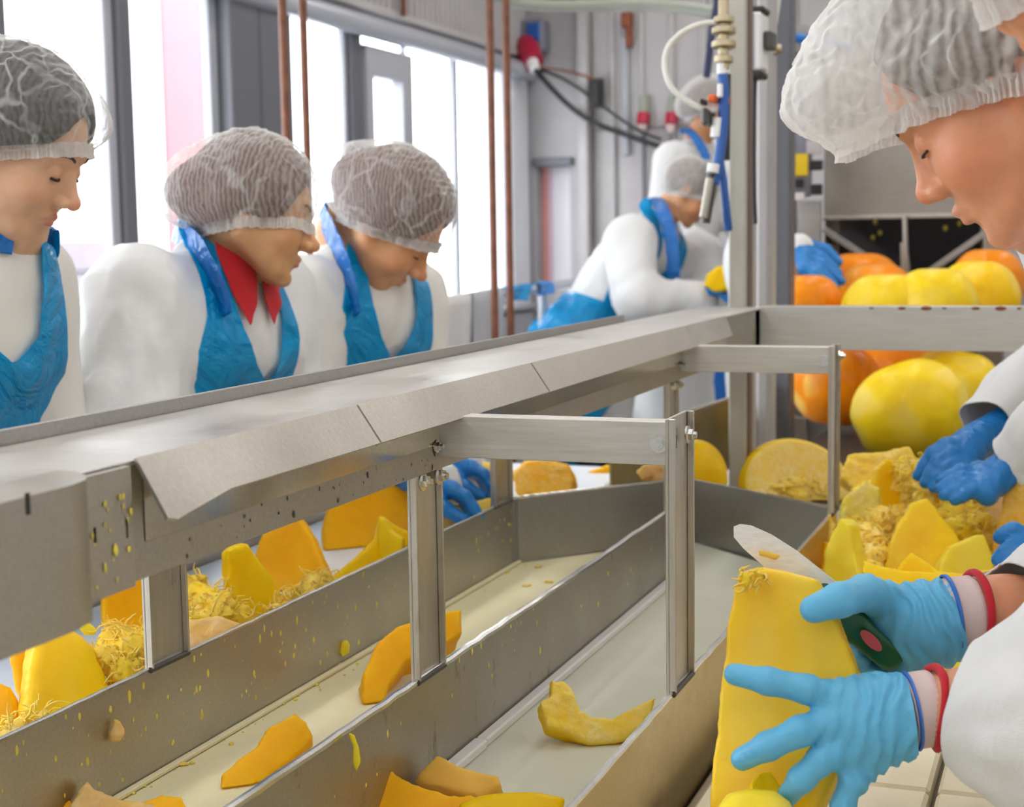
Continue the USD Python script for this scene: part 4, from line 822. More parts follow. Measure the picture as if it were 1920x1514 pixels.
# --- second worker: older woman in profile, red collar
c2 = scale_eye((-1.3953, 2.4001, 1.5009), 2.5/2.717)
J = dict(neck=at(418, 446, 2.53), chest=at(400, 640, 2.56), shL=at(500, 560, 2.74), shR=at(258, 568, 2.40), elL=at(520, 760, 2.74), elR=at(235, 800, 2.34), wrL=(-1.35, 2.42, 1.03), wrR=(-1.36, 2.12, 1.03), pelvis=(-1.62, 2.20, 0.97))
b = (-1.60, 2.20, 0)
t, W2 = build_person('older woman with brown hair and a red collar, second worker from the left', b, c2, (.865, .433, -.254), (.062, .25, .95), dict(size=0.95, rim=[(0.106, -0.004), (-0.10, -0.062)], bun=(-0.105, 0.0, 0.012, 0.056), puff=0.024, hair=0.024, seed=5, cheek=0.002, lip=0.45, nose=0.002, chin=0.004, sag=0.0), 'skin_tan', 'hair_brown', 'net_fine', h=0.003, torso=J)
cf, ts = make_coat(t, J, 'coat_white', seed=21, rs=(0.092, 0.085, 0.06), amp=0.028)
bib = [(-0.155, -0.62), (0.155, -0.62), (0.155, -0.10), (0.12, 0.02), (0.105, 0.10), (0.095, 0.175), (0.06, 0.18), (0.068, 0.12), (0.068, 0.05), (0.058, -0.02), (0.005, 0.02), (-0.045, 0.075), (-0.066, 0.13), (-0.06, 0.185), (-0.1, 0.18), (-0.115, 0.08), (-0.125, 0.0), (-0.155, -0.10)]
make_bib(t, J, ts, bib, (.90, -.38, -.2), amp=0.010, seed=9)
strap(t, A3([(425, 590, 2.40), (405, 525, 2.41), (372, 470, 2.44), (335, 432, 2.53), (350, 425, 2.62), (420, 440, 2.66), (478, 520, 2.64), (488, 590, 2.60)]), 0.05, side=(0.6, -0.5, 0.6))
for sg in (-1, 1):
    make_bib(t, J, ts, [(sg*u_, w_) for u_, w_ in ((0.070, 0.215), (0.030, 0.205), (0.010, 0.150), (0.012, 0.115), (0.034, 0.082), (0.062, 0.115), (0.080, 0.16))], (.90, -.38, -.2), name='collar', m='collar_red', off=0.013, amp=0.002, step=0.005, seed=60, label='red shirt collar')
make_legs(t, J, b)
# --- third worker: head bowed
c3 = scale_eye((-1.2106, 2.5303, 1.495), 3.0/2.773) + np.array([0.018, 0.008, -0.016])
J = dict(neck=at(652, 440, 3.06), chest=at(680, 610, 3.10), shL=at(765, 560, 3.22), shR=at(560, 560, 2.96), elL=at(775, 720, 3.2), elR=at(560, 760, 2.92), wrL=at(862, 880, 2.94), wrR=at(812, 915, 2.82), pelvis=(-1.60, 2.78, 0.97))
b = (-1.62, 2.78, 0)
t, W3 = build_person('woman with her head bowed low over the table, third worker from the left', b, c3, (.7012, .1717, -.692), (.683, .117, .721), dict(size=1.06, rim=[(0.104, 0.030), (-0.085, -0.055)], bun=(-0.095, 0, 0.02, 0.055), puff=0.026, hair=0.026, seed=8, cheek=0.004, lip=0.5, red=1.0), 'skin_warm', 'hair_brown', 'net_fine', h=0.003, torso=J)
cf, ts = make_coat(t, J, 'coat_cream', seed=31, rs=(0.085, 0.07, 0.05), amp=0.026)
bib = [(-0.15, -0.62), (0.15, -0.62), (0.15, -0.10), (0.13, 0.02), (0.12, 0.10), (0.10, 0.175), (0.06, 0.18), (0.066, 0.12), (0.062, 0.06), (0.03, -0.03), (-0.02, 0.02), (-0.055, 0.08), (-0.066, 0.12), (-0.06, 0.185), (-0.1, 0.18), (-0.115, 0.10), (-0.125, 0.0), (-0.15, -0.10)]
make_bib(t, J, ts, bib, (.72, -.62, -.3), amp=0.010, seed=14)
strap(t, A3([(668, 590, 2.92), (655, 530, 2.93), (632, 462, 2.95), (605, 412, 3.02), (608, 396, 3.12), (650, 405, 3.2), (715, 500, 3.14), (745, 570, 3.08)]), 0.052, side=(0.6, -0.5, 0.6), seed=8)
for (hx, hy, d, sx_) in ((845, 925, 2.72, 1), (880, 885, 2.86, 1)):
    o_ = at(hx, hy, d); K = [o_ + np.array([0.012*i-0.02, -0.020*i+0.03, 0.004*i]) for i in range(4)]; tips = [k + np.array([0.055, -0.008, -0.045]) for k in K]; w0 = o_ + np.array([-0.085, 0.01, 0.03])
    quick_hand(t, K, tips, (w0, w0 + np.array([-0.05, 0.01, 0.02])), 'glove_blue', thumb=[w0 + np.array([0.03, -0.035, -0.005]), o_ + np.array([0.01, -0.05, -0.02]), o_ + np.array([0.045, -0.045, -0.04])])
make_legs(t, J, b)
# --- fourth and fifth workers at the far end
pf = thing('platform', 'low steel platform under the two far workers', 'platform', (-1.75, 6.1, 0))
part(pf, 'deck', box((-2.3, 5.2, 0.22), (-1.2, 7.0, 0.26), .004), 'steel_dull')
for x in (-2.25, -1.25):
    for y in (5.25, 6.95): part(pf, 'leg', box((x-0.02, y-0.02, 0), (x+0.02, y+0.02, 0.22)), 'steel_dull')
c4 = at(1292, 362, 5.75)
J = dict(neck=at(1238, 408, 5.82), chest=at(1205, 470, 5.84), shL=at(1300, 478, 6.05), shR=at(1178, 455, 5.62), elL=at(1330, 560, 6.0), elR=at(1195, 560, 5.5), wrL=at(1345, 560, 5.8), wrR=at(1318, 562, 5.55), pelvis=at(1108, 640, 5.85), knee=at(1090, 800, 5.85))
b = (J['pelvis'][0], J['pelvis'][1], 0.26)
t, W4 = build_person('far worker bending over pumpkins in a white coat and blue apron, before the grey post', b, c4, (.80, .12, -.60), (.56, .12, .80), dict(size=1.0, rim=[(0.100, 0.030), (-0.085, -0.055)], puff=0.016, hair=0.008, seed=3), 'skin_warm', 'hair_greybrown', 'net_dense', h=0.006, torso=J)
cf, ts = make_coat(t, J, 'coat_white', h=0.014, seed=41, rs=(0.10, 0.085, 0.065), amp=0.03, zmin=0.5, fat=0.02)
bib = [(-0.16, -0.4), (0.16, -0.4), (0.16, -0.10), (0.14, 0.02), (0.11, 0.10), (0.095, 0.175), (0.055, 0.18), (0.066, 0.10), (0.056, 0.0), (0.0, -0.10), (-0.05, -0.02), (-0.066, 0.10), (-0.06, 0.185), (-0.1, 0.18), (-0.12, 0.08), (-0.16, -0.10)]
make_bib(t, J, ts, bib, (.72, -.62, -.3), amp=0.010, seed=24, step=0.014)
skirt = [(-0.26, -0.5), (0.2, -0.5), (0.2, 0.10), (0.1, 0.13), (0.0, 0.15), (-0.12, 0.13), (-0.2, 0.09), (-0.26, -0.05)]
make_bib(t, J, lambda P: ts(P), skirt, (.15, -.98, .1), name='apron_skirt', amp=0.03, seed=26, step=0.014, centre='pelvis', off=0.02)
strap(t, A3([(1262, 520, 5.58), (1258, 450, 5.58), (1243, 395, 5.66), (1228, 372, 5.8)]), 0.05, side=(1, 0, 0))
q = at(1335, 545, 5.52); K = [q + np.array([0.005*i, 0.02*i-0.03, 0.0]) for i in range(4)]
quick_hand(t, K, [k + np.array([0.07, 0.01, -0.04]) for k in K], (q + np.array([-0.08, 0, 0.0]), q + np.array([-0.13, 0, 0])), 'glove_blue', h=0.006, r=0.014)
make_legs(t, J, b)
c5 = at(1336, 205, 6.6)
J = dict(neck=at(1308, 268, 6.65), chest=at(1288, 350, 6.7), shL=at(1345, 300, 6.85), shR=at(1262, 300, 6.5), elL=at(1380, 400, 6.8), elR=at(1240, 420, 6.45), wrL=at(1400, 470, 6.6), wrR=at(1330, 470, 6.4), pelvis=at(1265, 540, 6.75))
b = (J['pelvis'][0], J['pelvis'][1], 0.26)
t, W5 = build_person('furthest worker, standing upright behind the bending one, face hidden by hoses', b, c5, (.90, .30, -.22), (.2, .05, .97), dict(size=1.0, rim=[(0.100, 0.030), (-0.085, -0.055)], bun=(-0.09, 0, -0.01, 0.06), puff=0.03, hair=0.008, seed=6), 'skin_warm', 'hair_greybrown', 'net_dense', h=0.007, torso=J)
make_coat(t, J, 'coat_white', h=0.016, seed=51, rs=(0.085, 0.075, 0.06), amp=0.02, zmin=0.5, fat=0.02)
strap(t, A3([(1325, 300, 6.45), (1312, 270, 6.48), (1292, 246, 6.55), (1285, 250, 6.7)]), 0.04, side=(1, 0, 0))
make_legs(t, J, b)
# --- the cutter in the right foreground: face in profile to the left, two gloved hands, knife and slab
SLD = 1.36
J = dict(neck=at(1985, 330, 1.345), chest=at(2200, 600, 1.39), shL=at(2210, 600, 1.22), shR=at(2180, 600, 1.58), elL=at(2180, 1150, 1.20), elR=at(2150, 1140, 1.52), wrL=at(1850, 1330, 1.285), wrR=at(1955, 1150, 1.43), pelvis=np.array([0.58, 1.62, 0.98]), knee=np.array([0.6, 1.62, 0.5]))
b = (0.60, 1.62, 0)
fo = dict(size=1.0, rim=[(0.096, 0.040), (-0.080, -0.052)], sag=0.008, puff=0.022, hair=0.012, seed=9, cheek=0.0, lip=0.35, red=0.9, nose=-0.008, chin=0.003, brow=0.001, neck_r=0.006, bag=[(0.088, 0.0, 0.088, 0.070, 0.070, 0.050), (0.118, 0.0, 0.058, 0.045, 0.060, 0.045), (0.03, 0, 0.12, 0.06, 0.06, 0.03)], net_h=0.003, hairline=0.070)
J['arm_skin'] = None
fu = at(1850, 1150, 1.42); skin_u = [at(1795, 1150, 1.42), at(1880, 1150, 1.425), at(2080, 1140, 1.48)]; skin_l = [at(1735, 1332, 1.31), at(1800, 1335, 1.295), at(2080, 1230, 1.23)]
J['arms'] = True; J['arm_skin'] = [(skin_u, (0.030, 0.032, 0.040)), (skin_l, (0.029, 0.031, 0.040))]
t, W6 = build_person('cutter on the right in a puffed hair cover, bending over the slab with a knife', b, at(1884, 172, 1.31), (-.80, -.05, -.60), (-.60, .01, .80), fo, 'skin_ruddy', 'hair_greybrown', 'net_cutter', h=0.0024, torso=J)
def sleeve(t, pts, rs, m, seed, h=0.006, amp=0.020, hole=None):
    """a coat sleeve as an open cloth tube from shoulder to cuff"""
    pts = [np.asarray(p, float) for p in pts]; ax0 = nrm(pts[-1]-pts[0])
    def fn(P):
        q = P - 0.62*((P - pts[-1]) @ ax0)[:, None]*ax0
        return chain(P, pts, rs, 0.05) + amp*(1.0*fbm(q, 12, seed) + 0.9*fbm(q, 24, seed+4, 2) - 0.7*np.abs(fbm(q, 15, seed+8, 2)))
    v, f = nets(fn, np.min(pts, 0)-0.13, np.max(pts, 0)+0.13, h); e, ax = pts[-1], nrm(pts[-1]-pts[-2])
    return part(t, 'sleeve', solid(clip((v, f), (v - e) @ ax), 0.0022), m, smooth=True)
cut6 = dict(J); cut6['wrL'] = J['elL']; cut6['wrR'] = J['elR']
cf, ts = make_coat(t, cut6, 'coat_white', seed=61, rs=(0.075, 0.07, 0.068), fat=0.0, h=0.012)
sleeve(t, [at(2190, 1190, 1.205), at(2050, 1320, 1.235), at(1925, 1372, 1.265), at(1806, 1344, 1.297)], (0.090, 0.080, 0.059, 0.039), 'coat_white', 63)
sleeve(t, [at(2170, 1130, 1.53), at(2030, 1140, 1.47), at(1888, 1150, 1.43)], (0.085, 0.066, 0.046), 'coat_white', 65)
make_legs(t, J, b)
# lower hand, back to the viewer, fingers spread over the slab
Dh = 1.305
ix = A3([(1585, 1312, Dh), (1512, 1293, Dh-.008), (1440, 1278, Dh-.004), (1378, 1265, Dh+.008)])
md = A3([(1562, 1352, Dh-.006), (1500, 1372, Dh-.018), (1440, 1400, Dh-.014), (1392, 1424, Dh+.004)])
rg = A3([(1572, 1400, Dh-.006), (1540, 1425, Dh-.018), (1502, 1462, Dh-.014), (1476, 1494, Dh+.004)])
pk = A3([(1612, 1432, Dh-.002), (1598, 1468, Dh-.012), (1580, 1510, Dh-.010), (1570, 1548, Dh+.004)])
th = A3([(1640, 1300, Dh+.012), (1600, 1290, Dh+.035), (1560, 1285, Dh+.055)])
gl = glove(t, [(ix, (.0128, .0122, .0115, .0098)), (md, (.0130, .0126, .0118, .0100)), (rg, (.0124, .0120, .0112, .0095)), (pk, (.0112, .0108, .0100, .0085)), (th, (.0135, .0125, .011))], [ix[0], md[0], rg[0], pk[0]], A3([(1665, 1345, Dh), (1760, 1335, Dh-.005)]), 'glove_light', h=0.0024, wr=0.0335, thick=0.0165, seed=4, wrinkle=0.0013, cut=at(1706, 1335, Dh-.003), label='light blue rubber glove, fingers spread')
ax = nrm(at(1760, 1330, Dh) - at(1690, 1340, Dh)); V_ = CAM[1]
band(t, at(1708, 1334, Dh-.002), ax, 0.0340, 0.003, 'glove_blue_edge', 'glove_hem', 1.02, sq_ax=V_)
band(t, at(1728, 1331, Dh-.002), ax, 0.0325, 0.024, 'cuff_pink', 'cuff', 1.0, ribs=36, sq_ax=V_)
part(t, 'cuff_band', tube(np.array([at(1752, 1328, Dh-.003) + ax*0.003*math.sin(2*a+0.6) + 0.0345*(V_*math.cos(a) + np.cross(ax, V_)*math.sin(a)) for a in np.linspace(0, 2*PI, 61)]), 0.0038, 8, False), 'cuff_red', smooth=True, label='red elastic band of the glove')
# upper hand, palm to the viewer, gripping the knife; the thumb lies along the slab
Du = 1.415
th = A3([(1660, 1128, Du), (1622, 1112, 1.378), (1574, 1126, 1.335), (1526, 1143, 1.326)])
f1 = A3([(1640, 1165, Du+.020), (1600, 1185, Du+.034), (1588, 1222, Du+.022), (1612, 1240, Du+.004)])
f2 = A3([(1652, 1196, Du+.022), (1612, 1218, Du+.034), (1604, 1252, Du+.020), (1632, 1266, Du+.002)])
f3 = A3([(1668, 1222, Du+.022), (1634, 1246, Du+.030), (1630, 1276, Du+.016), (1656, 1284, Du+.002)])
f4 = A3([(1690, 1240, Du+.020), (1664, 1266, Du+.024), (1662, 1290, Du+.014), (1684, 1294, Du+.004)])
glove(t, [(th, (.0190, .0165, .0150, .0125)), (f1, (.0125, .012, .0115, .010)), (f2, (.0125, .012, .0115, .010)), (f3, (.012, .0115, .011, .0095)), (f4, (.0112, .0105, .010, .009))], [th[0]*0.6+f1[0]*0.4, f1[0], f2[0], f3[0], f4[0]], A3([(1742, 1172, Du+.004), (1840, 1152, Du+.006)]), 'glove_light', h=0.0024, wr=0.038, thick=0.019, seed=8, wrinkle=0.0015, cut=at(1781, 1158, Du+.005), label='light blue rubber glove gripping the knife')
ax = nrm(at(1850, 1150, Du) - at(1770, 1160, Du))
band(t, at(1782, 1157, Du+.004), ax, 0.0400, 0.004, 'glove_blue_edge', 'glove_hem', 1.0, sq_ax=V_)
band(t, at(1803, 1154, Du+.004), ax, 0.0365, 0.030, 'cuff_pink', 'cuff', 0.98, ribs=40, sq_ax=V_)
part(t, 'cuff_band', tube(np.array([at(1828, 1151, Du+.005) + ax*0.004*math.sin(a) + 0.0385*(V_*math.cos(a) + np.cross(ax, V_)*math.sin(a)) for a in np.linspace(0, 2*PI, 61)]), 0.0038, 8, False), 'cuff_red', smooth=True, label='red elastic band of the glove')
# knife: steel blade with its white glare painted in behind the slab, dark green handle in the palm
kn = thing('knife', 'long steel kitchen knife with a dark green handle, cutting down behind the slab', 'knife', at(1520, 1110, 1.40))
Dk = 1.412; tipk, heel, butt = at(1378, 985, Dk+.004), at(1538, 1108, Dk), at(1668, 1236, Dk-.016)
kx = nrm(heel - tipk); kz = nrm(np.cross(kx, [0.15, -1.0, 0.1])); ky = np.cross(kz, kx); L = np.linalg.norm(heel - tipk)
bl_ = [(0.0, 0.002), (0.006, 0.0095), (0.02, 0.0125), (L*0.5, 0.0145), (L+0.02, 0.0155), (L+0.02, -0.0155), (L*0.6, -0.0165), (L*0.32, -0.0140), (L*0.12, -0.009), (L*0.03, -0.0035)]
part(kn, 'blade', prism(bl_, tipk, kx, kz, ky, 0.0022), 'blade_white_glare', smooth=False)
hs, he = at(1545, 1115, Dk), butt
hf = lambda P: smax(chain(P, [hs, hs*0.55+he*0.45 + kz*0.002, he], (0.0115, 0.0135, 0.0145), 0.01), np.abs((P - hs) @ ky) - 0.0115, 0.006)
part(kn, 'handle', nets(hf, np.minimum(hs, he)-0.03, np.maximum(hs, he)+0.03, 0.0022), 'handle_green', smooth=True, label='dark green moulded handle')
mk = hs*0.28 + he*0.72 - ky*0.0 ; tocam = nrm(EYEP - mk); hx = nrm(he - hs)
mc = mk + tocam*0.0120
part(kn, 'emblem', (lambda r: (mc + np.array([[0, 0, 0]])*0 + np.vstack([[0, 0, 0]] + [hx*0.0125*math.cos(a) + nrm(np.cross(tocam, hx))*0.0052*math.sin(a) for a in r]) + 0, np.array([[0, i+1, (i+1) % 24+1] for i in range(24)])))(np.linspace(0, 2*PI, 24, endpoint=False)), 'mark_red', smooth=False, label='red oval mark on the handle')
# --- two more workers beyond, reaching in from the right
J = dict(neck=at(2010, 190, 2.55), chest=at(2080, 420, 2.6), shL=at(2040, 420, 2.42), shR=at(2040, 430, 2.80), elL=at(2075, 700, 2.36), elR=at(2010, 650, 2.8), wrL=at(1925, 862, 2.42), wrR=at(1880, 768, 2.72), pelvis=np.array([0.44, 2.72, 1.0]))
b = (0.62, 2.72, 0)
t, W7 = build_person('tall worker at the top right edge, reaching dark blue gloves into the heap', b, at(1925, 60, 2.5), (-.86, -.25, -.40), (-.36, -.08, .92), dict(size=1.04, rim=[(0.096, 0.046), (-0.085, -0.055)], puff=0.02, hair=0.012, seed=12), 'skin_ruddy', 'hair_blond', 'net_dense', h=0.005, torso=J)
# a nearer worker whose bowed forehead just enters the top right corner
c7 = dict(J); c7['wrL'], c7['wrR'] = J['elL'], J['elR']
make_coat(t, c7, 'coat_white', seed=71, rs=(0.075, 0.07, 0.065), h=0.013)
sleeve(t, [J['elR'], at(1930, 735, 2.76), at(1852, 800, 2.70)], (0.072, 0.066, 0.056), 'coat_white', 73, h=0.008)
sleeve(t, [J['elL'], at(1990, 800, 2.4), at(1900, 868, 2.45)], (0.07, 0.06, 0.05), 'coat_white', 75, h=0.008)
d7 = 2.64; K = A3([(1775, 838, d7), (1782, 856, d7-.02), (1795, 872, d7-.03), (1812, 884, d7-.04)]); T = A3([(1722, 892, d7), (1735, 905, d7-.03), (1752, 914, d7-.045), (1772, 918, d7-.05)])
quick_hand(t, K, T, A3([(1838, 822, d7+.03), (1885, 795, d7+.06)]), 'glove_blue', thumb=A3([(1808, 826, d7+.03), (1765, 846, d7+.035), (1738, 868, d7+.03)]), r=0.014, label='dark blue rubber glove reaching down')
d7 = 2.44; K = A3([(1838, 892, d7), (1840, 906, d7-.02), (1845, 918, d7-.035), (1852, 930, d7-.045)]); T = A3([(1765, 902, d7), (1762, 916, d7-.02), (1770, 930, d7-.035), (1790, 938, d7-.045)])
quick_hand(t, K, T, A3([(1888, 884, d7), (1930, 868, d7)]), 'glove_blue', thumb=A3([(1870, 880, d7+.03), (1830, 880, d7+.05)]), r=0.012, label='dark blue rubber glove held level')
make_legs(t, J, b)
J = dict(neck=at(2230, 200, 2.0), chest=at(2290, 430, 2.05), shL=at(2250, 420, 1.88), shR=at(2250, 430, 2.25), elL=at(2260, 800, 1.86), elR=at(2250, 780, 2.2), wrL=at(1990, 1035, 1.98), wrR=at(2080, 1000, 2.15), pelvis=np.array([0.57, 2.16, 1.0]))
b = (0.66, 2.16, 0)
t, W8 = build_person('worker outside the right edge, only the tips of a dark blue glove in view', b, at(2160, 60, 1.98), (-.86, -.05, -.40), (-.36, -.08, .92), dict(size=1.0, rim=[(0.096, 0.046), (-0.085, -0.055)], puff=0.02, hair=0.012, seed=13), 'skin_pale', 'hair_brown', 'net_dense', h=0.007, torso=J)
make_coat(t, J, 'coat_white', seed=81, rs=(0.07, 0.06, 0.05), h=0.014)
d8 = 1.97; K = A3([(1925, 1018, d8), (1925, 1036, d8-.01), (1928, 1052, d8-.015), (1935, 1066, d8-.02)]); T = A3([(1875, 1008, d8+.01), (1872, 1050, d8-.01), (1884, 1066, d8-.02), (1900, 1078, d8-.03)])
quick_hand(t, K, T, A3([(1985, 1035, d8), (2030, 1030, d8)]), 'glove_blue', r=0.0125)
make_legs(t, J, b)

up_, fw_ = nrm([-.73, -.275, .63]), nrm([-.59, -.22, -.78]); c10 = at(1840, 26, 1.05) - fw_*0.096 - up_*0.047
J = dict(neck=c10 + [0.10, 0.02, -0.10], chest=np.array([0.30, 1.02, 1.36]), shL=np.array([0.30, 0.86, 1.42]), shR=np.array([0.30, 1.18, 1.42]), elL=np.array([0.34, 0.80, 1.14]), elR=np.array([0.36, 1.2, 1.14]), wrL=np.array([0.22, 0.85, 0.95]), wrR=np.array([0.24, 1.12, 0.95]), pelvis=np.array([0.58, 1.0, 0.98]))
b = (0.62, 1.0, 0)
t, W10 = build_person('nearest worker, only the bowed forehead and hair cover rim in the top right corner', b, c10, fw_, up_, dict(size=1.0, rim=[(0.097, 0.044), (-0.085, -0.055)], puff=0.02, hair=0.010, seed=22, nobrow=1), 'skin_ruddy', 'hair_blond', 'net_dense', h=0.004, torso=J)
make_coat(t, J, 'coat_white', seed=111, rs=(0.065, 0.055, 0.048), h=0.014)
for wk in ('wrL', 'wrR'):
    w0 = np.asarray(J[wk], float) + [-0.03, 0.0, -0.01]; K = [w0 + np.array([-0.075, 0.018*i-0.03, -0.01]) for i in range(4)]
    quick_hand(t, K, [k + np.array([-0.055, 0.0, -0.025]) for k in K], (w0, w0 + np.array([0.05, 0, 0.015])), 'glove_blue', h=0.005)
make_legs(t, J, b)

k2 = thing('knife', 'dull grey knife blade lying on the heap beside the dark glove tips', 'knife', at(1850, 1080, 2.1))
k0, k1 = at(1818, 1086, 2.14), at(1890, 1074, 2.02); kx = nrm(k1-k0); kz = nrm(np.cross(kx, [0.2, -1, 0.5])); ky = np.cross(kz, kx); L2 = np.linalg.norm(k1-k0)
part(k2, 'blade', prism([(0, 0), (L2*.1, .008), (L2*.4, .012), (L2, .013), (L2, -.006), (L2*.1, -.006)], k0, kx, kz, ky, 0.002), 'steel_dull', smooth=False); part(k2, 'handle', tube([k1, k1 + kx*0.05, k1 + kx*0.11], [.009, .011, .010], 12), 'black_rubber', smooth=50)
# ================================================================== pumpkins: slab, chunks, pulp, whole fruit
def dep_of(p): return float(CAM[2] @ (np.asarray(p) - EYEP))
def dx(px, py, x): return dep_of(onx(px, py, x))
def dz(px, py, z): return dep_of(onz(px, py, z))
def floor_at(p): return 0.9005 if p[0] < XA and p[2] > 0.90 else ZB + 0.0005 if p[0] < XA else (0.8585 if p[1] > 2.75 else ZB + 0.0005) if p[0] < XC else (0.8585 if p[1] > 3.3 else 0.8625)
def chunk(name, label, cat_, outline, dep, t, m, tilt=(0, 0), bend=(0, 0), rag=0.003, rnd=0.006, inner=None, seed=1, h=0.004, group=None, taper=0.0, streak=0.0, amp=0.003, ragpx=None, cup=0.0):
    """a piece of pumpkin wall: outline seen from the viewer, lying in a plane of its own (tilt in degrees), t thick, curved by bend, its edges ragged"""
    o = np.asarray(outline, float); cen = (o.min(0)+o.max(0))/2; O = at(*cen, dep)
    e3 = nrm(EYEP - O); e1 = nrm(np.cross([0, 0, 1.0], e3)); e2 = np.cross(e3, e1)
    R = Ro.from_rotvec(math.radians(tilt[0])*e1) * Ro.from_rotvec(math.radians(tilt[1])*e2); e1, e2, e3 = R.apply(e1), R.apply(e2), R.apply(e3)
    uv2 = []
    for q in o:
        d = ray(*q); s = ((O-EYEP) @ e3)/(d @ e3); p = EYEP + d*s - O; uv2.append((p @ e1, p @ e2))
    uv2 = np.array(uv2); A = np.array([e1, e2, e3]); ext = np.abs(uv2).max(0)
    def loc(P):
        L = (P - O) @ A.T; w = L[:, 2] - bend[0]*(L[:, 0]**2) - bend[1]*(L[:, 1]**2) - cup*(L[:, 0]**2 + L[:, 1]**2); return L, w
    def fn(P):
        L, w = loc(P); d2 = poly_sd(L[:, :2], uv2)
        if rag: d2 = d2 + rag*(2.2*fbm(P, 55, seed, 2) + 1.6*fbm(P, 150, seed+9, 2))
        tt = t*(1 - taper*np.clip(L[:, 1]/max(ext[1], 1e-6), -1, 1))/2
        s = np.abs(w) - tt
        if inner: s = s + np.where((w > 0) == (inner == 'front'), 1, 0)*0.004*fbm(P, 90, seed+3)*2
        return smax(smax(d2, s, rnd) + amp*fbm(P, 28, seed+5), floor_at(O) - P[:, 2], 0.002)
    kb = max(abs(bend[0])*ext[0]**2, abs(bend[1])*ext[1]**2, abs(cup)*(ext @ ext)); r = t/2*(1+taper) + kb + 0.012
    crn = np.array([O + a*ext[0]*1.08*e1 + b_*ext[1]*1.08*e2 + c_*r*e3 for a in (-1, 1) for b_ in (-1, 1) for c_ in (-1, 1)])
    v, f = nets(fn, crn.min(0)-0.006, crn.max(0)+0.006, h)
    L, w = loc(v); pulp = np.zeros(len(v))
    if inner: pulp = np.clip((w if inner == 'front' else -w)/(t*0.5), 0, 1)**3*np.clip(0.75 + 1.4*fbm(v, 30, seed+4), 0, 1)
    if inner == 'all': pulp = np.clip(0.6 + 2*fbm(v, 25, seed), 0, 1)
    st = streak*np.clip(0.5 + 3*fbm(np.c_[L[:, 0]*3, L[:, 1]*0.8, w], 9, seed+6), 0, 1)
    return solo(name, (v, f), m, label, cat_, smooth=True, uv=np.c_[pulp, st], group=group)
def pulp_mass(label, blobs, m='pulp', seed=1, h=0.004, strands=50, pale=0.5, name='pulp_heap', sl=0.0062):
    """stringy pumpkin insides: a lumpy core with loose fibres on it; blobs: (px, py, depth, radius)"""
    C_ = [(at(a, b, c), r) for a, b, c, r in blobs]
    def fn(P):
        d = None
        for c, r in C_: k = sph(P, c, r); d = k if d is None else smin(d, k, r*0.7)
        return smax(np.maximum(fl - P[:, 2], -1), d + 0.022*fbm(P, 30, seed) - 0.030*np.abs(fbm(P*[1, 1, 1.6], 60, seed+2)) + 0.022*np.abs(fbm(P, 130, seed+4, 2)) + 0.006, 0.002)
    pts = np.array([c for c, _ in C_]); fl = floor_at(pts.mean(0)); rr = max(r for _, r in C_) + 0.02; v, f = nets(fn, pts.min(0)-rr, pts.max(0)+rr, h)
    th = thing(name, label, 'pumpkin pulp', pts.mean(0))
    from scipy.sparse import coo_matrix; from scipy.sparse.csgraph import connected_components
    nn, lab_ = connected_components(coo_matrix((np.ones(len(f)*2), (np.r_[f[:, 0], f[:, 1]], np.r_[f[:, 1], f[:, 2]])), shape=(len(v),)*2), directed=False)
    for k in range(nn):
        fk = f[lab_[f[:, 0]] == k]
        if len(fk) < 150: continue
        u, iv = np.unique(fk, return_inverse=True); vk = v[u]; part(th, 'core', (vk, iv.reshape(-1, 3)), m, smooth=True, uv=np.c_[np.clip(pale + 2.2*fbm(vk, 26, seed+7), 0, 1), np.zeros(len(vk))])
    r_ = np.random.RandomState(seed); ms = []
    for i in range(int(strands*2.2)):
        p = v[r_.randint(len(v))]; d = nrm(r_.randn(3)); pts_ = [p]
        for k in range(5): d = nrm(d + 0.55*r_.randn(3) + [0, 0, -0.12]); pts_.append(pts_[-1] + d*sl)
        ms.append(tube(np.array(pts_), np.linspace(0.0017, 0.0006, 6), 5))
    part(th, 'fibres', cat(*ms), 'pulp', smooth=True, uv=np.c_[np.full(sum(len(a[0]) for a in ms), 0.6), np.zeros(sum(len(a[0]) for a in ms))], kind='stuff'); return th
def seeds(name, label, spots):
    for (c, ang, lab) in spots:
        a = math.radians(ang); e = np.array([[math.cos(a), math.sin(a), 0], [-math.sin(a), math.cos(a), 0], [0, 0, 1]]); s = trimesh.creation.icosphere(2, 1.0); q = np.asarray(s.vertices)*[0.0085, 0.0048, 0.0022]
        q[:, 1] *= 1 - 0.35*q[:, 0]/0.0085; solo('pumpkin_seed', (np.asarray(c) + [0, 0, 0.0022] + q @ e, s.faces), 'seed', lab, 'seed', smooth=True)
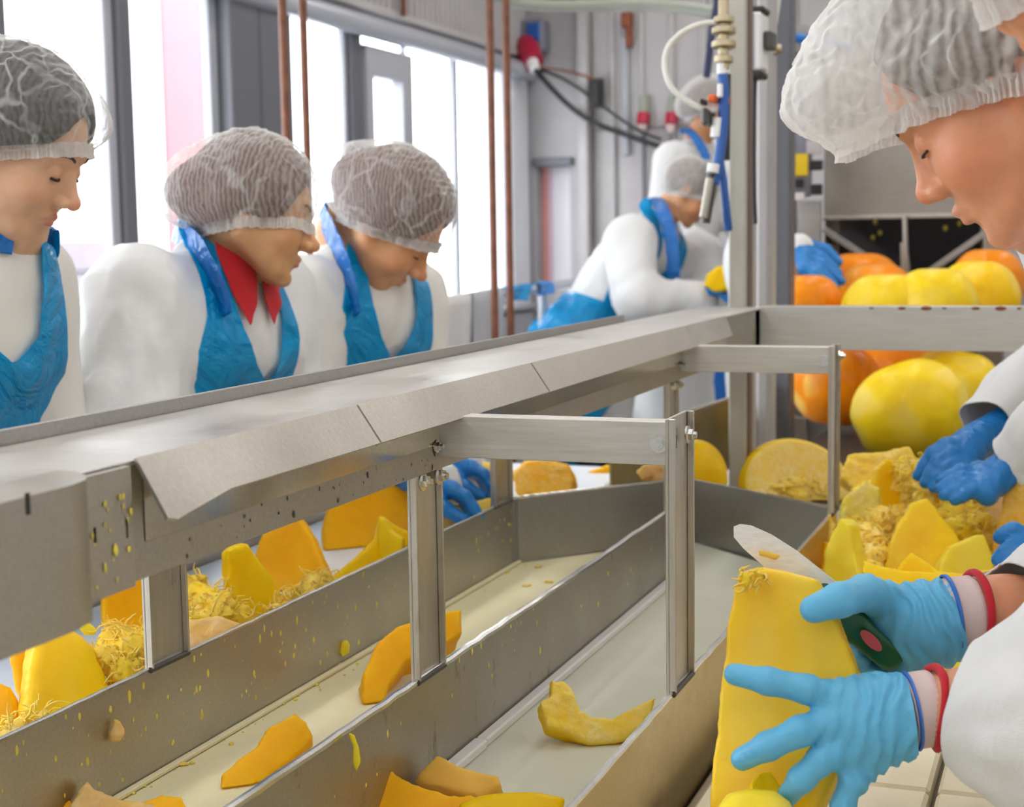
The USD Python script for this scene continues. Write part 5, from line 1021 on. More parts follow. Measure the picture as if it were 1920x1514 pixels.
def whole(label, c, r, m, seed=1, axis=(0, 0, 1), flats=0, ribs=10, rib=0.0, h=0.008, stem=False, cutter=None, name='pumpkin', floor=0.859):
    """a whole pumpkin; peeled ones show the flat facets left by the knife"""
    c = np.asarray(c, float); r = np.asarray(r, float); ax = nrm(axis); u = nrm(np.cross(ax, [0.3, 1, 0.2])); A = np.array([u, np.cross(ax, u), ax]); rg = np.random.RandomState(seed)
    N = [nrm(rg.randn(3)*[1, 1, 0.45]) for _ in range(flats)]; Hs = [np.linalg.norm(n*r)*(0.955 + 0.025*rg.rand()) for n in N]
    def fn(P):
        q = (P - c) @ A.T; d = ell(q, (0, 0, 0), r)
        if rib: d = d + rib*np.abs(np.cos(np.arctan2(q[:, 1], q[:, 0])*ribs/2))*np.clip(1 - np.abs(q[:, 2])/r[2], 0, 1)
        d = d + 0.5*r[2]*0.22*np.exp(-((q[:, 0]**2+q[:, 1]**2)/(0.32*r[0])**2))*(np.abs(q[:, 2]) > 0)
        for n, hh in zip(N, Hs): d = smax(d, q @ n - hh, 0.006)
        if cutter is not None: d = smax(d, (P - np.asarray(cutter[0])) @ nrm(cutter[1]), 0.004)
        return smax(d + 0.004*fbm(P, 14, seed), floor - P[:, 2], 0.006)
    R = r.max()*1.12; v, f = nets(fn, c - R, c + R, h); q = (v - c) @ A.T; tone = np.zeros(len(v))
    for n, hh in zip(N, Hs): tone = np.maximum(tone, np.clip(1 - np.abs(q @ n - hh)/0.004, 0, 1)*rg.rand()*0.75)
    if flats: tone = np.clip(tone + 0.35*np.clip(fbm(np.c_[q[:, 0]*2, q[:, 1]*2, q[:, 2]*0.5], 16, seed)*3, 0, 1), 0, 1)
    else: tone = 0.25*np.clip(fbm(v, 9, seed)*3, 0, 1)
    pp = np.zeros(len(v))
    if cutter is not None: pp = np.clip(1 - np.abs((v - np.asarray(cutter[0])) @ nrm(cutter[1]))/0.005, 0, 1)
    if not stem: return solo(name, (v, f), m, label, 'pumpkin', smooth=True, uv=np.c_[pp, tone])
    th = thing(name, label, 'pumpkin', c - [0, 0, r[2]]); part(th, 'flesh', (v, f), m, smooth=True, uv=np.c_[pp, tone])
    part(th, 'stem', tube([c + ax*r[2]*0.8, c + ax*(r[2]*0.98)], [0.016, 0.012], 10), 'seed'); return th
CH = 'pumpkin piece'
# --- the slab in the cutter's hands
chunk('pumpkin_slab', 'large upright yellow slab of pumpkin held between the two light blue gloves', CH, [(1398, 1075), (1440, 1068), (1500, 1080), (1537, 1088), (1562, 1140), (1590, 1210), (1618, 1285), (1600, 1400), (1545, 1520), (1520, 1660), (1345, 1660), (1340, 1500), (1343, 1420), (1358, 1290), (1372, 1180), (1388, 1110)], SLD, 0.034, 'flesh_slab', tilt=(0, -12), bend=(0.0, 0.35), rag=0.0012, rnd=0.006, seed=3, h=0.0032, streak=0.5, amp=0.003)
# --- heap on the left table, front to back
XL = -1.12
chunk('pumpkin_chunk', 'big yellow wedge with a blunt top on the left table, left of the first leg', CH, [(62, 1172), (95, 1163), (112, 1178), (140, 1200), (170, 1225), (195, 1290), (225, 1340), (230, 1430), (20, 1470), (30, 1370), (40, 1290), (50, 1210)], dx(130, 1290, -1.09), 0.055, 'flesh_yellow', tilt=(-18, 14), bend=(1.2, 0.6), rag=0.002, rnd=0.02, seed=11, streak=0.2)
chunk('pumpkin_chunk', 'small orange piece peeking out behind the blunt yellow wedge', CH, [(15, 1200), (35, 1185), (60, 1190), (75, 1240), (60, 1330), (30, 1300)], dx(45, 1250, -1.20), 0.03, 'flesh_orange', rag=0.002, rnd=0.012, seed=12)
chunk('pumpkin_chunk', 'yellow piece cut off by the left edge of the picture, above the near trough wall', CH, [(-90, 1270), (-20, 1280), (25, 1300), (40, 1345), (30, 1420), (-90, 1460)], dx(0, 1340, -1.14), 0.04, 'flesh_orange', tilt=(-25, 0), rag=0.002, rnd=0.012, seed=13)
pulp_mass('pale stringy pulp in the bottom left corner of the heap, by the picture edge', [(12, 1382, dx(12, 1370, -1.03), 0.022), (45, 1365, dx(45, 1360, -1.03), 0.018), (75, 1350, dx(75, 1350, -1.02), 0.014)], seed=15, strands=40, pale=0.8)
pulp_mass('pale and orange stringy pulp just left of the first beam leg', [(215, 1205, dx(215, 1200, -1.12), 0.026), (245, 1230, dx(245, 1220, -1.08), 0.030), (265, 1210, dx(265, 1200, -1.14), 0.026), (235, 1265, dx(235, 1250, -1.05), 0.022), (195, 1235, dx(195, 1235, -1.08), 0.02)], seed=17, strands=110, pale=0.45)
chunk('pumpkin_chunk', 'smooth orange bowl side behind the first beam leg', CH, [(188, 1090), (260, 1060), (330, 1060), (340, 1150), (310, 1200), (190, 1175)], dx(230, 1140, -1.24), 0.028, 'flesh_orange', tilt=(0, 10), bend=(2.5, 2.0), rag=0.001, rnd=0.008, seed=18)
chunk('pumpkin_scrap', 'olive green scrap of skin beside the pale pulp', 'pumpkin scrap', [(148, 1176), (165, 1168), (180, 1180), (178, 1192), (160, 1190)], dx(163, 1180, -1.18), 0.008, 'flesh_lemon', rag=0.001, rnd=0.003, seed=19, h=0.003)
pulp_mass('fibrous orange pulp just right of the first beam leg', [(372, 1130, dx(372, 1130, -1.12), 0.03), (410, 1150, dx(410, 1145, -1.08), 0.034), (450, 1165, dx(450, 1160, -1.06), 0.026), (375, 1175, dx(375, 1170, -1.07), 0.026), (365, 1095, dx(365, 1095, -1.2), 0.024)], seed=21, strands=80, pale=0.35)
chunk('pumpkin_chunk', 'pale flat piece under the fibrous pulp, along the near trough wall', CH, [(345, 1170), (410, 1160), (450, 1175), (430, 1210), (340, 1260)], dx(390, 1190, -1.02), 0.02, 'flesh_peach', tilt=(-30, 0), rag=0.002, seed=22, inner='front')
chunk('pumpkin_chunk', 'thin torn yellow shell standing upright left of the big flat orange piece', CH, [(413, 1035), (432, 1022), (455, 1020), (478, 1050), (505, 1085), (520, 1130), (528, 1180), (470, 1190), (430, 1140), (420, 1100), (418, 1060)], dx(470, 1100, -1.10), 0.022, 'flesh_yellow', tilt=(0, 30), bend=(3, 1.5), rag=0.0045, rnd=0.006, seed=23, inner='back')
chunk('pumpkin_chunk', 'big flat orange piece with a straight right edge, middle of the left table', CH, [(497, 1005), (530, 990), (570, 975), (592, 1010), (612, 1060), (628, 1095), (600, 1130), (520, 1150), (495, 1110), (484, 1050)], dx(550, 1060, -1.17), 0.04, 'flesh_orange', tilt=(-8, -14), bend=(1.5, 1), rag=0.0012, rnd=0.006, seed=25)
pulp_mass('shredded pale pulp at the foot of the big flat orange piece', [(545, 1130, dx(545, 1120, -1.04), 0.02), (585, 1102, dx(585, 1100, -1.06), 0.022), (610, 1085, dx(610, 1085, -1.07), 0.016), (520, 1145, dx(520, 1140, -1.03), 0.018)], seed=27, strands=80, pale=0.75)
chunk('pumpkin_half', 'hollowed half pumpkin bowl, smooth orange inside, left of the second beam leg', CH, [(600, 1000), (612, 955), (650, 915), (720, 880), (790, 868), (815, 930), (812, 1040), (700, 1085), (625, 1075), (604, 1040)], dx(700, 980, -1.20), 0.03, 'flesh_orange', tilt=(-6, 8), cup=1.2, rag=0.0008, rnd=0.008, seed=29, h=0.005)
chunk('pumpkin_chunk', 'long yellow wedge sloping up to the second beam leg', CH, [(622, 1082), (700, 1015), (712, 965), (732, 985), (765, 1000), (775, 1060), (700, 1100), (630, 1120)], dx(690, 1050, -1.07), 0.03, 'flesh_yellow', tilt=(-10, 10), rag=0.0015, rnd=0.006, seed=31)
chunk('pumpkin_chunk', 'sharp pointed yellow sliver just left of the second beam leg', CH, [(707, 1000), (712, 968), (722, 975), (735, 995), (757, 1010), (757, 1060), (718, 1075)], dx(730, 1020, -1.03), 0.02, 'flesh_yellow', tilt=(0, -15), rag=0.001, rnd=0.005, seed=33)
chunk('pumpkin_chunk', 'flat pale piece right of the second beam leg, on the trough wall edge', CH, [(810, 955), (870, 950), (930, 935), (945, 945), (900, 985), (815, 1020)], dx(870, 960, -1.04), 0.025, 'flesh_yellow', tilt=(-25, 0), rag=0.002, seed=35, inner='front')
chunk('pumpkin_chunk', 'yellow chunk held in the gloves of the bowed woman', CH, [(888, 880), (905, 866), (930, 870), (938, 905), (930, 950), (890, 955), (882, 915)], dx(910, 915, -1.10), 0.05, 'flesh_yellow', rag=0.003, rnd=0.012, seed=37, inner='front')
chunk('pumpkin_chunk', 'orange chunk with a torn hollow, behind the near cross bar', CH, [(962, 885), (985, 868), (1030, 862), (1065, 872), (1080, 905), (1070, 950), (975, 960)], dx(1020, 900, -1.06), 0.06, 'flesh_orange', tilt=(-10, -10), rag=0.004, rnd=0.015, seed=39, inner='front', cup=-2)
chunk('pumpkin_chunk', 'orange sloping chunk right of the torn hollow one, below the near cross bar', CH, [(1072, 915), (1105, 885), (1140, 872), (1165, 890), (1178, 910), (1170, 940), (1070, 950)], dx(1120, 905, -1.06), 0.05, 'flesh_orange', rag=0.003, rnd=0.012, seed=41)
chunk('pumpkin_chunk', 'pale broken rind left of the near outer post', CH, [(1195, 885), (1208, 872), (1245, 868), (1262, 890), (1262, 985), (1215, 985), (1222, 898), (1205, 905)], 3.05, 0.03, 'flesh_peach', rag=0.004, rnd=0.006, seed=43, inner='front')
# --- left belt
def on_belt(px, py, z=ZB): return dz(px, py, z)
chunk('pumpkin_slice', 'thick orange crescent slice lying behind the second beam leg on the cream belt', CH, [(672, 1338), (676, 1280), (700, 1225), (740, 1190), (800, 1170), (858, 1160), (860, 1205), (830, 1225), (760, 1255), (725, 1300), (712, 1345), (690, 1362)], on_belt(770, 1290), 0.05, 'flesh_orange', tilt=(-32, 12), rag=0.0008, rnd=0.004, seed=45)
chunk('pumpkin_slice', 'flat orange offcut with a ragged upper edge on the cream belt', CH, [(412, 1492), (418, 1462), (450, 1430), (480, 1410), (498, 1378), (530, 1358), (552, 1344), (570, 1362), (588, 1395), (540, 1440), (470, 1490), (420, 1510)], on_belt(500, 1450), 0.022, 'flesh_orange', tilt=(-40, 5), rag=0.0018, rnd=0.004, seed=47)
chunk('pumpkin_slice', 'rounded orange rind in the bottom left corner of the cream belt', CH, [(-60, 1512), (20, 1497), (80, 1494), (130, 1502), (160, 1560), (-60, 1590)], on_belt(50, 1560), 0.03, 'flesh_orange', tilt=(-20, 0), rag=0.0006, rnd=0.01, seed=49)
chunk('pumpkin_slice', 'pale peach offcut with a pointed tip at the bottom edge of the picture', CH, [(128, 1520), (150, 1485), (163, 1466), (172, 1485), (205, 1500), (260, 1512), (330, 1520), (300, 1570), (140, 1570)], on_belt(220, 1545), 0.02, 'flesh_peach', tilt=(-25, 8), rag=0.002, rnd=0.004, seed=51, inner='front')
chunk('pumpkin_slice', 'low orange scrap beside the pale peach offcut at the bottom edge', CH, [(262, 1514), (300, 1498), (340, 1500), (352, 1530), (300, 1560), (255, 1550)], on_belt(300, 1540), 0.015, 'flesh_orange', tilt=(-30, 0), rag=0.002, rnd=0.004, seed=52)
sp = lambda px, py, z=ZB: onz(px, py, z)
seeds('seed', '', [(sp(342, 1436), 20, 'plump seed lying alone on the cream belt'), (sp(228, 1497), 35, 'large seed beside the pale peach offcut'), (sp(598, 1272), 10, 'pale seed at the foot of the left trough wall'), (sp(1010, 1065), 50, 'seed near the far end of the cream belt, left of two'), (sp(1030, 1093), 5, 'seed near the far end of the cream belt, below the other'), (sp(988, 1100), 30, 'small seed by the middle trough wall at the far end')])
chunk('pumpkin_scrap', 'tiny bright orange scrap on the cream belt by the left trough wall', 'pumpkin scrap', [(618, 1246), (630, 1243), (650, 1250), (640, 1256)], on_belt(634, 1252), 0.006, 'flesh_orange', tilt=(-40, 0), rag=0.0006, rnd=0.002, seed=55, h=0.0018)
chunk('pumpkin_scrap', 'lemon coloured leaf of peel stuck to the left trough wall', 'pumpkin scrap', [(636, 1222), (640, 1205), (650, 1198), (657, 1210), (654, 1225), (642, 1232)], dx(646, 1215, XA+0.006), 0.004, 'flesh_lemon', rag=0.0004, rnd=0.001, seed=56, h=0.0018)
chunk('pumpkin_scrap', 'orange and cream crumb lump clinging to the left trough wall', 'pumpkin scrap', [(203, 1380), (212, 1368), (214, 1348), (224, 1352), (230, 1376), (222, 1388), (208, 1390)], dx(215, 1375, XA+0.008), 0.009, 'flesh_peach', rag=0.003, rnd=0.002, seed=57, h=0.0018, inner='front')
# --- right belt
chunk('pumpkin_slice', 'curved yellow strip with a torn left end, alone on the grey-white belt', CH, [(1006, 1330), (1028, 1318), (1030, 1282), (1040, 1290), (1052, 1284), (1075, 1308), (1085, 1340), (1105, 1352), (1140, 1356), (1180, 1338), (1225, 1318), (1215, 1350), (1180, 1390), (1150, 1402), (1105, 1405), (1060, 1385), (1022, 1376)], on_belt(1110, 1385), 0.030, 'flesh_yellow', tilt=(-22, 10), bend=(2, 0), rag=0.002, rnd=0.005, seed=61, inner='front', h=0.003)
chunk('pumpkin_slice', 'ragged orange piece at the bottom edge on the grey-white belt, left of the pale one', CH, [(676, 1470), (685, 1448), (712, 1440), (745, 1462), (790, 1482), (850, 1500), (900, 1505), (880, 1580), (690, 1580)], on_belt(780, 1540), 0.025, 'flesh_orange', tilt=(-25, 0), bend=(0, 1), rag=0.0025, rnd=0.004, seed=63)
chunk('pumpkin_slice', 'pale peach block leaning behind the ragged orange piece', CH, [(780, 1478), (800, 1455), (824, 1428), (860, 1448), (905, 1462), (938, 1468), (945, 1490), (905, 1510), (860, 1500)], on_belt(870, 1500), 0.035, 'flesh_peach', tilt=(-30, -10), rag=0.0012, rnd=0.004, seed=65)
chunk('pumpkin_slice', 'smooth bright yellow rind at the bottom edge, right of the pale peach block', CH, [(860, 1512), (900, 1496), (960, 1490), (1020, 1492), (1060, 1502), (1040, 1590), (860, 1590)], on_belt(960, 1560), 0.03, 'flesh_yellow', tilt=(-20, 0), rag=0.0005, rnd=0.01, seed=67)
chunk('pumpkin_scrap', 'lemon strip of peel hanging on the middle trough wall near the bottom edge', 'pumpkin scrap', [(655, 1376), (664, 1380), (672, 1405), (676, 1430), (668, 1452), (662, 1430), (664, 1400)], dx(666, 1415, XB+0.016), 0.004, 'flesh_lemon', rag=0.0006, rnd=0.001, seed=68, h=0.0018)
# --- heap on the right
ZH = 0.862
CP = np.array([-0.595, 3.36, 0.885]); cn = CAM[2]*-1 + np.array([0.05, 0, 0.35]); cf_ = CP + nrm(cn)*0.035
whole('halved pumpkin with a pale seed hollow facing the viewer, behind the far outer post', CP, (0.128, 0.12, 0.098), 'flesh_yellow', seed=71, axis=(0.2, -0.5, 0.8), cutter=(cf_, cn), h=0.005, name='pumpkin_half')
e1_ = nrm(np.cross([0, 0, 1], cn)); e2_ = np.cross(nrm(cn), e1_)
def onpx(p): c = CAM @ (p - EYEP); return (960 + FPX*c[0]/c[2], 757 - FPX*c[1]/c[2], c[2])
pulp_mass('seedy pulp in the hollow of the halved pumpkin', [(*onpx(cf_ + e1_*a - e2_*b_ - nrm(cn)*0.012), r) for a, b_, r in ((-0.06, 0.02, .022), (-0.03, 0.005, .026), (0.0, 0.0, .028), (0.03, 0.008, .026), (0.058, 0.02, .022), (0, 0.03, .026))], seed=72, strands=50, pale=0.95, name='pulp_lump')
H = [
 ('tall yellow wedge standing at the front left of the right heap', [(1552, 1098), (1556, 1040), (1570, 1000), (1588, 972), (1602, 985), (1612, 1030), (1622, 1080), (1620, 1130), (1552, 1130)], 2.34, 0.05, 'flesh_lemon', (0, -20), 0.0012, None, 0.6),
 ('big broad yellow piece in the middle of the right heap', [(1652, 1090), (1660, 1040), (1680, 990), (1705, 950), (1735, 940), (1770, 985), (1795, 1020), (1775, 1075), (1740, 1110), (1650, 1120)], 2.42, 0.055, 'flesh_yellow', (-10, 8), 0.0015, None, 0.3),
 ('upright orange-yellow slab at the back of the right heap, left of the stringy pulp', [(1632, 925), (1640, 880), (1660, 862), (1680, 868), (1692, 905), (1680, 950), (1650, 975)], 2.86, 0.05, 'flesh_yellow', (0, 10), 0.0015, None, 0.1),
 ('low yellow piece at the back of the right heap, below the peeled pumpkin', [(1575, 905), (1590, 860), (1640, 855), (1705, 845), (1718, 870), (1690, 915), (1600, 925)], 3.05, 0.06, 'flesh_yellow', (-15, 0), 0.002, 'front', 0.1),
 ('pale yellow wedge with green skin edge, right side of the right heap', [(1755, 1060), (1775, 1030), (1815, 1010), (1840, 1006), (1852, 1040), (1858, 1088), (1800, 1105), (1752, 1085)], 2.36, 0.05, 'flesh_lemon', (-8, 12), 0.0015, None, 0.7),
 ('small bright triangle at the front of the right heap, above the upper glove', [(1672, 1092), (1690, 1060), (1708, 1040), (1730, 1055), (1760, 1075), (1790, 1080), (1780, 1120), (1670, 1120)], 2.26, 0.04, 'flesh_yellow', (-10, 0), 0.001, None, 0.1),
 ('large orange piece against the right edge of the picture, right of the stringy pulp', [(1872, 1000), (1885, 960), (1900, 900), (1925, 872), (2000, 860), (2010, 1080), (1900, 1070), (1875, 1050)], 2.42, 0.06, 'flesh_orange', (0, -14), 0.002, 'front', 0.2),
 ('pale piece lying left of the pointed wedge, at the corner of the trough', [(1572, 985), (1582, 935), (1620, 905), (1645, 920), (1648, 970), (1620, 1000), (1600, 990)], 2.74, 0.05, 'flesh_lemon', (-12, 10), 0.003, 'front', 0.3),
 ('pale scrap with a greenish edge above the broad yellow piece', [(1605, 1000), (1625, 985), (1650, 990), (1662, 1010), (1640, 1030), (1615, 1025)], 2.55, 0.03, 'flesh_lemon', (-20, 0), 0.002, None, 0.6),
 ('crumbly yellow scrap in the corner where trough wall and post meet', [(1530, 1020), (1538, 985), (1555, 965), (1566, 985), (1560, 1030), (1540, 1050)], 2.58, 0.03, 'flesh_yellow', (0, 0), 0.004, 'front', 0.1),
 ('orange piece in the dark gap behind the tall front wedge', [(1528, 1060), (1545, 1020), (1580, 1030), (1600, 1090), (1560, 1130), (1530, 1110)], 2.52, 0.04, 'flesh_orange', (-10, 0), 0.003, None, 0.0),
 ('long yellow piece under the broad one, along the board', [(1620, 1075), (1700, 1085), (1800, 1090), (1880, 1085), (1890, 1130), (1620, 1140)], 2.22, 0.05, 'flesh_yellow', (-30, 0), 0.002, None, 0.2),
 ('pale shredded slab beneath the level dark blue glove', [(1760, 960), (1800, 930), (1860, 915), (1890, 940), (1880, 1000), (1800, 1010)], 2.62, 0.05, 'flesh_peach', (-25, 0), 0.004, 'front', 0.2),
 ('orange shell at the right edge just above the dark glove tips', [(1850, 935), (1880, 890), (1940, 870), (1940, 940), (1890, 980)], 2.66, 0.04, 'flesh_orange', (-15, 0), 0.003, 'front', 0.0),
]
for i, (lab, ol, dp, th_, m_, tl_, rg_, inn, stk) in enumerate(H):
    chunk('pumpkin_chunk', lab, CH, ol, dp, th_, m_, tilt=tl_, rag=rg_*1.3, rnd=0.0035, inner=inn, seed=80+i, streak=stk*0.7, h=0.0036, bend=(1.0, 0.8))
pulp_mass('big tangle of orange stringy pulp in the middle of the right heap', [(1720, 900, 2.72, 0.04), (1760, 935, 2.66, 0.042), (1800, 965, 2.6, 0.04), (1835, 985, 2.55, 0.036), (1790, 1005, 2.52, 0.034), (1735, 905, 2.76, 0.036), (1700, 880, 2.82, 0.03), (1855, 940, 2.62, 0.036), (1830, 1020, 2.5, 0.03)], seed=95, strands=260, pale=0.45)
pulp_mass('pale pulp between the tall front wedge and the broad yellow piece', [(1630, 1010, 2.5, 0.03), (1640, 1050, 2.42, 0.032), (1650, 980, 2.6, 0.03), (1632, 1080, 2.36, 0.026)], seed=97, strands=80, pale=0.7)
pulp_mass('low bed of pulp and scraps under the whole right heap', [(1600, 1090, 2.42, 0.05), (1680, 1085, 2.45, 0.05), (1760, 1080, 2.48, 0.05), (1850, 1075, 2.5, 0.05), (1920, 1060, 2.52, 0.05), (1600, 1010, 2.72, 0.05), (1700, 1000, 2.8, 0.06), (1800, 990, 2.8, 0.06), (1900, 980, 2.8, 0.06), (1640, 950, 3.0, 0.06), (1760, 950, 3.0, 0.06), (1870, 960, 2.95, 0.06)], seed=99, strands=120, pale=0.4, h=0.006)
chunk('pumpkin_slice', 'pale yellow slab lying between the two gloves of the cutter, behind the lower sleeve', CH, [(1600, 1290), (1680, 1255), (1760, 1225), (1840, 1215), (1850, 1260), (1780, 1300), (1640, 1330)], 1.60, 0.03, 'flesh_lemon', tilt=(-45, 0), rag=0.001, rnd=0.006, seed=101, streak=0.3)
chunk('pumpkin_slice', 'round pale yellow end piece at the bottom edge, under the slab', CH, [(1342, 1530), (1365, 1500), (1410, 1490), (1455, 1496), (1485, 1520), (1480, 1575), (1345, 1575)], 1.30, 0.06, 'flesh_lemon', tilt=(-20, 0), rag=0.0006, rnd=0.022, seed=103, streak=0.5)
chunk('pumpkin_scrap', 'bright yellow curl of peel between the fingers of the lower glove', 'pumpkin scrap', [(1402, 1478), (1420, 1450), (1445, 1448), (1462, 1480), (1470, 1512), (1440, 1515), (1415, 1505)], 1.315, 0.008, 'flesh_yellow', tilt=(-20, 15), bend=(20, 0), rag=0.001, rnd=0.003, seed=105, h=0.0022)
chunk('pumpkin_scrap', 'orange bit of flesh on the knife blade', 'pumpkin scrap', [(1422, 1032), (1445, 1036), (1464, 1042), (1455, 1050), (1425, 1042)], 1.402, 0.005, 'flesh_peach', rag=0.0006, rnd=0.0015, seed=106, h=0.0016)
pulp_mass('shreds of pumpkin on the top edge of the held slab', [(1402, 1082, 1.355, 0.008), (1425, 1075, 1.355, 0.008), (1450, 1078, 1.355, 0.006), (1395, 1098, 1.352, 0.008)], seed=107, strands=16, pale=0.4, h=0.002, name='pulp_shreds', sl=0.0022)
# --- whole pumpkins on the feed table
def fruit(label, px, py, dep, r, m, **k): return whole(label, at(px, py, dep), r, m, **k)
fruit('large peeled yellow pumpkin with broad knife facets, nearest on the feed table', 1706, 770, 3.95, (0.155, 0.15, 0.135), 'pumpkin_peeled', seed=201, axis=(-0.35, -0.1, 0.93), flats=22, h=0.006)
fruit('peeled yellow pumpkin half hidden behind the nearest one, on its right', 1788, 735, 4.3, (0.145, 0.15, 0.125), 'pumpkin_peeled', seed=203, axis=(0.1, 0, 1), flats=20)
fruit('half peeled orange and yellow pumpkin left of the nearest peeled one, below the crossbeam', 1568, 722, 4.45, (0.135, 0.14, 0.13), 'pumpkin_skin_orange', seed=205, axis=(0.1, 0.1, 1), flats=5, ribs=12, rib=0.006)
fruit('orange pumpkin in shadow behind the two below the crossbeam', 1690, 690, 4.75, (0.14, 0.14, 0.125), 'pumpkin_skin_orange', seed=207, ribs=12, rib=0.006)
fruit('orange pumpkin with a yellow scar right of the grey column, above the crossbeam', 1516, 572, 4.40, (0.10, 0.11, 0.095), 'pumpkin_skin_orange', seed=209, flats=3, ribs=12, rib=0.004)
fruit('deep orange glossy pumpkin beside the dark blue glove, above the crossbeam', 1640, 560, 4.75, (0.13, 0.13, 0.12), 'pumpkin_skin_orange', seed=211, ribs=12, rib=0.006)
fruit('orange pumpkin at the top of the pile, left of the pointed rod', 1612, 522, 5.0, (0.13, 0.13, 0.09), 'pumpkin_skin_orange', seed=213, ribs=12, rib=0.006)
fruit('pale peeled pumpkin showing its top just above the crossbeam, left of the rod', 1660, 585, 4.25, (0.125, 0.125, 0.115), 'pumpkin_peeled', seed=215, flats=16)
fruit('yellow peeled pumpkin just right of the pointed rod', 1752, 575, 4.2, (0.12, 0.12, 0.115), 'pumpkin_peeled', seed=217, flats=18)
fruit('yellow and orange patched pumpkin right of the yellow peeled one', 1832, 560, 4.45, (0.125, 0.12, 0.12), 'flesh_yellow', seed=219, flats=12)
fruit('orange pumpkin at the right end of the pile under the hopper', 1852, 530, 4.75, (0.115, 0.12, 0.115), 'pumpkin_skin_orange', seed=221, ribs=12, rib=0.006)
fruit('yellow pumpkin showing through the gap just right of the near outer post', 1292, 896, 3.1, (0.078, 0.08, 0.084), 'flesh_yellow', seed=223, h=0.005)
chunk('pumpkin_chunk', 'yellow piece held above the glove of the far bending worker', CH, [(1320, 535), (1326, 515), (1345, 500), (1368, 496), (1370, 545), (1340, 548)], 5.46, 0.06, 'flesh_yellow', rag=0.002, rnd=0.012, seed=131, h=0.006)
# ================================================================== background fittings
def pipe_x(px, x, r=0.013): q = onx(px, 300, x); return q[0], q[1]
for lab, px, x, pb in (('left one of the thin brown pipes before the dark pier', 537, -2.2, 'pipe_brown'), ('right one of the thin brown pipes beside the dark pier', 575, -2.2, 'pipe_brown'), ('left one of the pair of thin brown pipes before the far windows', 922, -1.75, 'pipe_brown'), ('right one of the pair of thin brown pipes before the far windows', 952, -1.75, 'pipe_brown')):
    q = onx(px, 260, x); t = thing('pipe', lab, 'pipe', (q[0], q[1], 0)); part(t, 'tube', cyl((q[0], q[1], 0.0), (q[0], q[1], CEIL-0.02), 0.0125, 16), 'pipe_brown', smooth=60); part(t, 'foot_flange', cyl((q[0], q[1], 0.0), (q[0], q[1], 0.012), 0.035, 18), 'steel_dull'); part(t, 'ceiling_clip', cyl((q[0], q[1], CEIL-0.03), (q[0], q[1], CEIL-0.001), 0.025, 18), 'steel_dull')
q = onx(757, 20, WX+0.06); t = thing('pipe', 'short end of a brown pipe hanging down on the corrugated sheeting', 'pipe', (q[0], q[1], 2.62)); part(t, 'tube', cyl((q[0], q[1], onx(757, 30, WX+0.06)[2]), (q[0], q[1], CEIL-0.02), 0.014, 14), 'pipe_brown', smooth=60); part(t, 'clip', box((WX, q[1]-0.02, 3.0), (WX+0.075, q[1]+0.02, 3.03), .002), 'steel_dull')
# grey-green conduit across the top
P = [onz_ for onz_ in (at(930, -4, 7.3), at(1060, 12, 7.3), at(1160, 10, 7.2), at(1250, 12, 7.0), at(1360, 24, 6.6), at(1460, 28, 6.4))]
t = thing('conduit', 'grey-green cable conduit running across the top of the picture', 'pipe', np.mean(P, 0)); part(t, 'tube', tube(spline(P, 50), 0.026, 14), 'conduit_grey', smooth=60)
for q in (P[1], P[3], P[4]): part(t, 'hanger', cyl(q + [0, 0, 0.02], (q[0], q[1], CEIL), 0.006, 8), 'steel_dull')
# socket box with the big red plug, its two cables and the black bracket
B = ony(1000, 66, WY-0.08); t = thing('socket_box', 'grey socket box with a large red plug high on the back wall', 'socket', (B[0], WY, B[2]-0.12))
part(t, 'box', box((B[0]-0.075, WY-0.13, B[2]-0.10), (B[0]+0.075, WY-0.0, B[2]+0.085), .015), 'grey_plastic'); part(t, 'cover', box((B[0]-0.02, WY-0.145, B[2]-0.04), (B[0]+0.06, WY-0.13, B[2]+0.06), .01), 'hose_blue')
pa, pb = np.array([B[0]-0.03, WY-0.13, B[2]-0.05]), np.array([B[0]+0.05, WY-0.24, B[2]-0.17]); part(t, 'plug', tube([pa, pa*.7+pb*.3, pa*.68+pb*.32, pb], [0.058, 0.062, 0.07, 0.062], 20), 'red_plastic', smooth=50, label='red round plug')
part(t, 'plug_nut', tube([pb, pb + (pb-pa)*0.35], [0.036, 0.028], 16), 'white_plastic', smooth=50); ce = pb + (pb-pa)*0.35
for nm, pts, r in (('cable', [ce, ony(1050, 182, WY-0.16), ony(1105, 225, WY-0.14), ony(1165, 250, WY-0.14), ony(1240, 276, WY-0.14), ony(1300, 292, WY-0.14)], 0.016), ('cable', [ce, ony(1060, 150, WY-0.14), ony(1112, 185, WY-0.12), ony(1170, 228, WY-0.12), ony(1240, 262, WY-0.12)], 0.009), ('wire', [ce, ony(1040, 130, WY-0.1), ony(1080, 138, WY-0.1), ony(1112, 148, WY-0.1)], 0.006)):
    part(t, nm, tube(spline(pts, 40), r, 10), 'black_rubber' if nm == 'cable' else 'rust_brown', smooth=60)
q0, q1 = ony(1113, 150, WY-0.12), ony(1118, 200, WY-0.12); t = thing('cable_clamp', 'black cable clamp on the corner post of the back wall', 'clamp', q1); part(t, 'block', box((q0[0]-0.02, WY-0.14, q1[2]), (q0[0]+0.04, WY-0.10, q0[2]), .01), 'black_rubber'); part(t, 'plate', box((q0[0]-0.035, WY-0.102, q1[2]-0.01), (q0[0]+0.055, WY-0.097, q0[2]+0.01), .002), 'cast_steel')
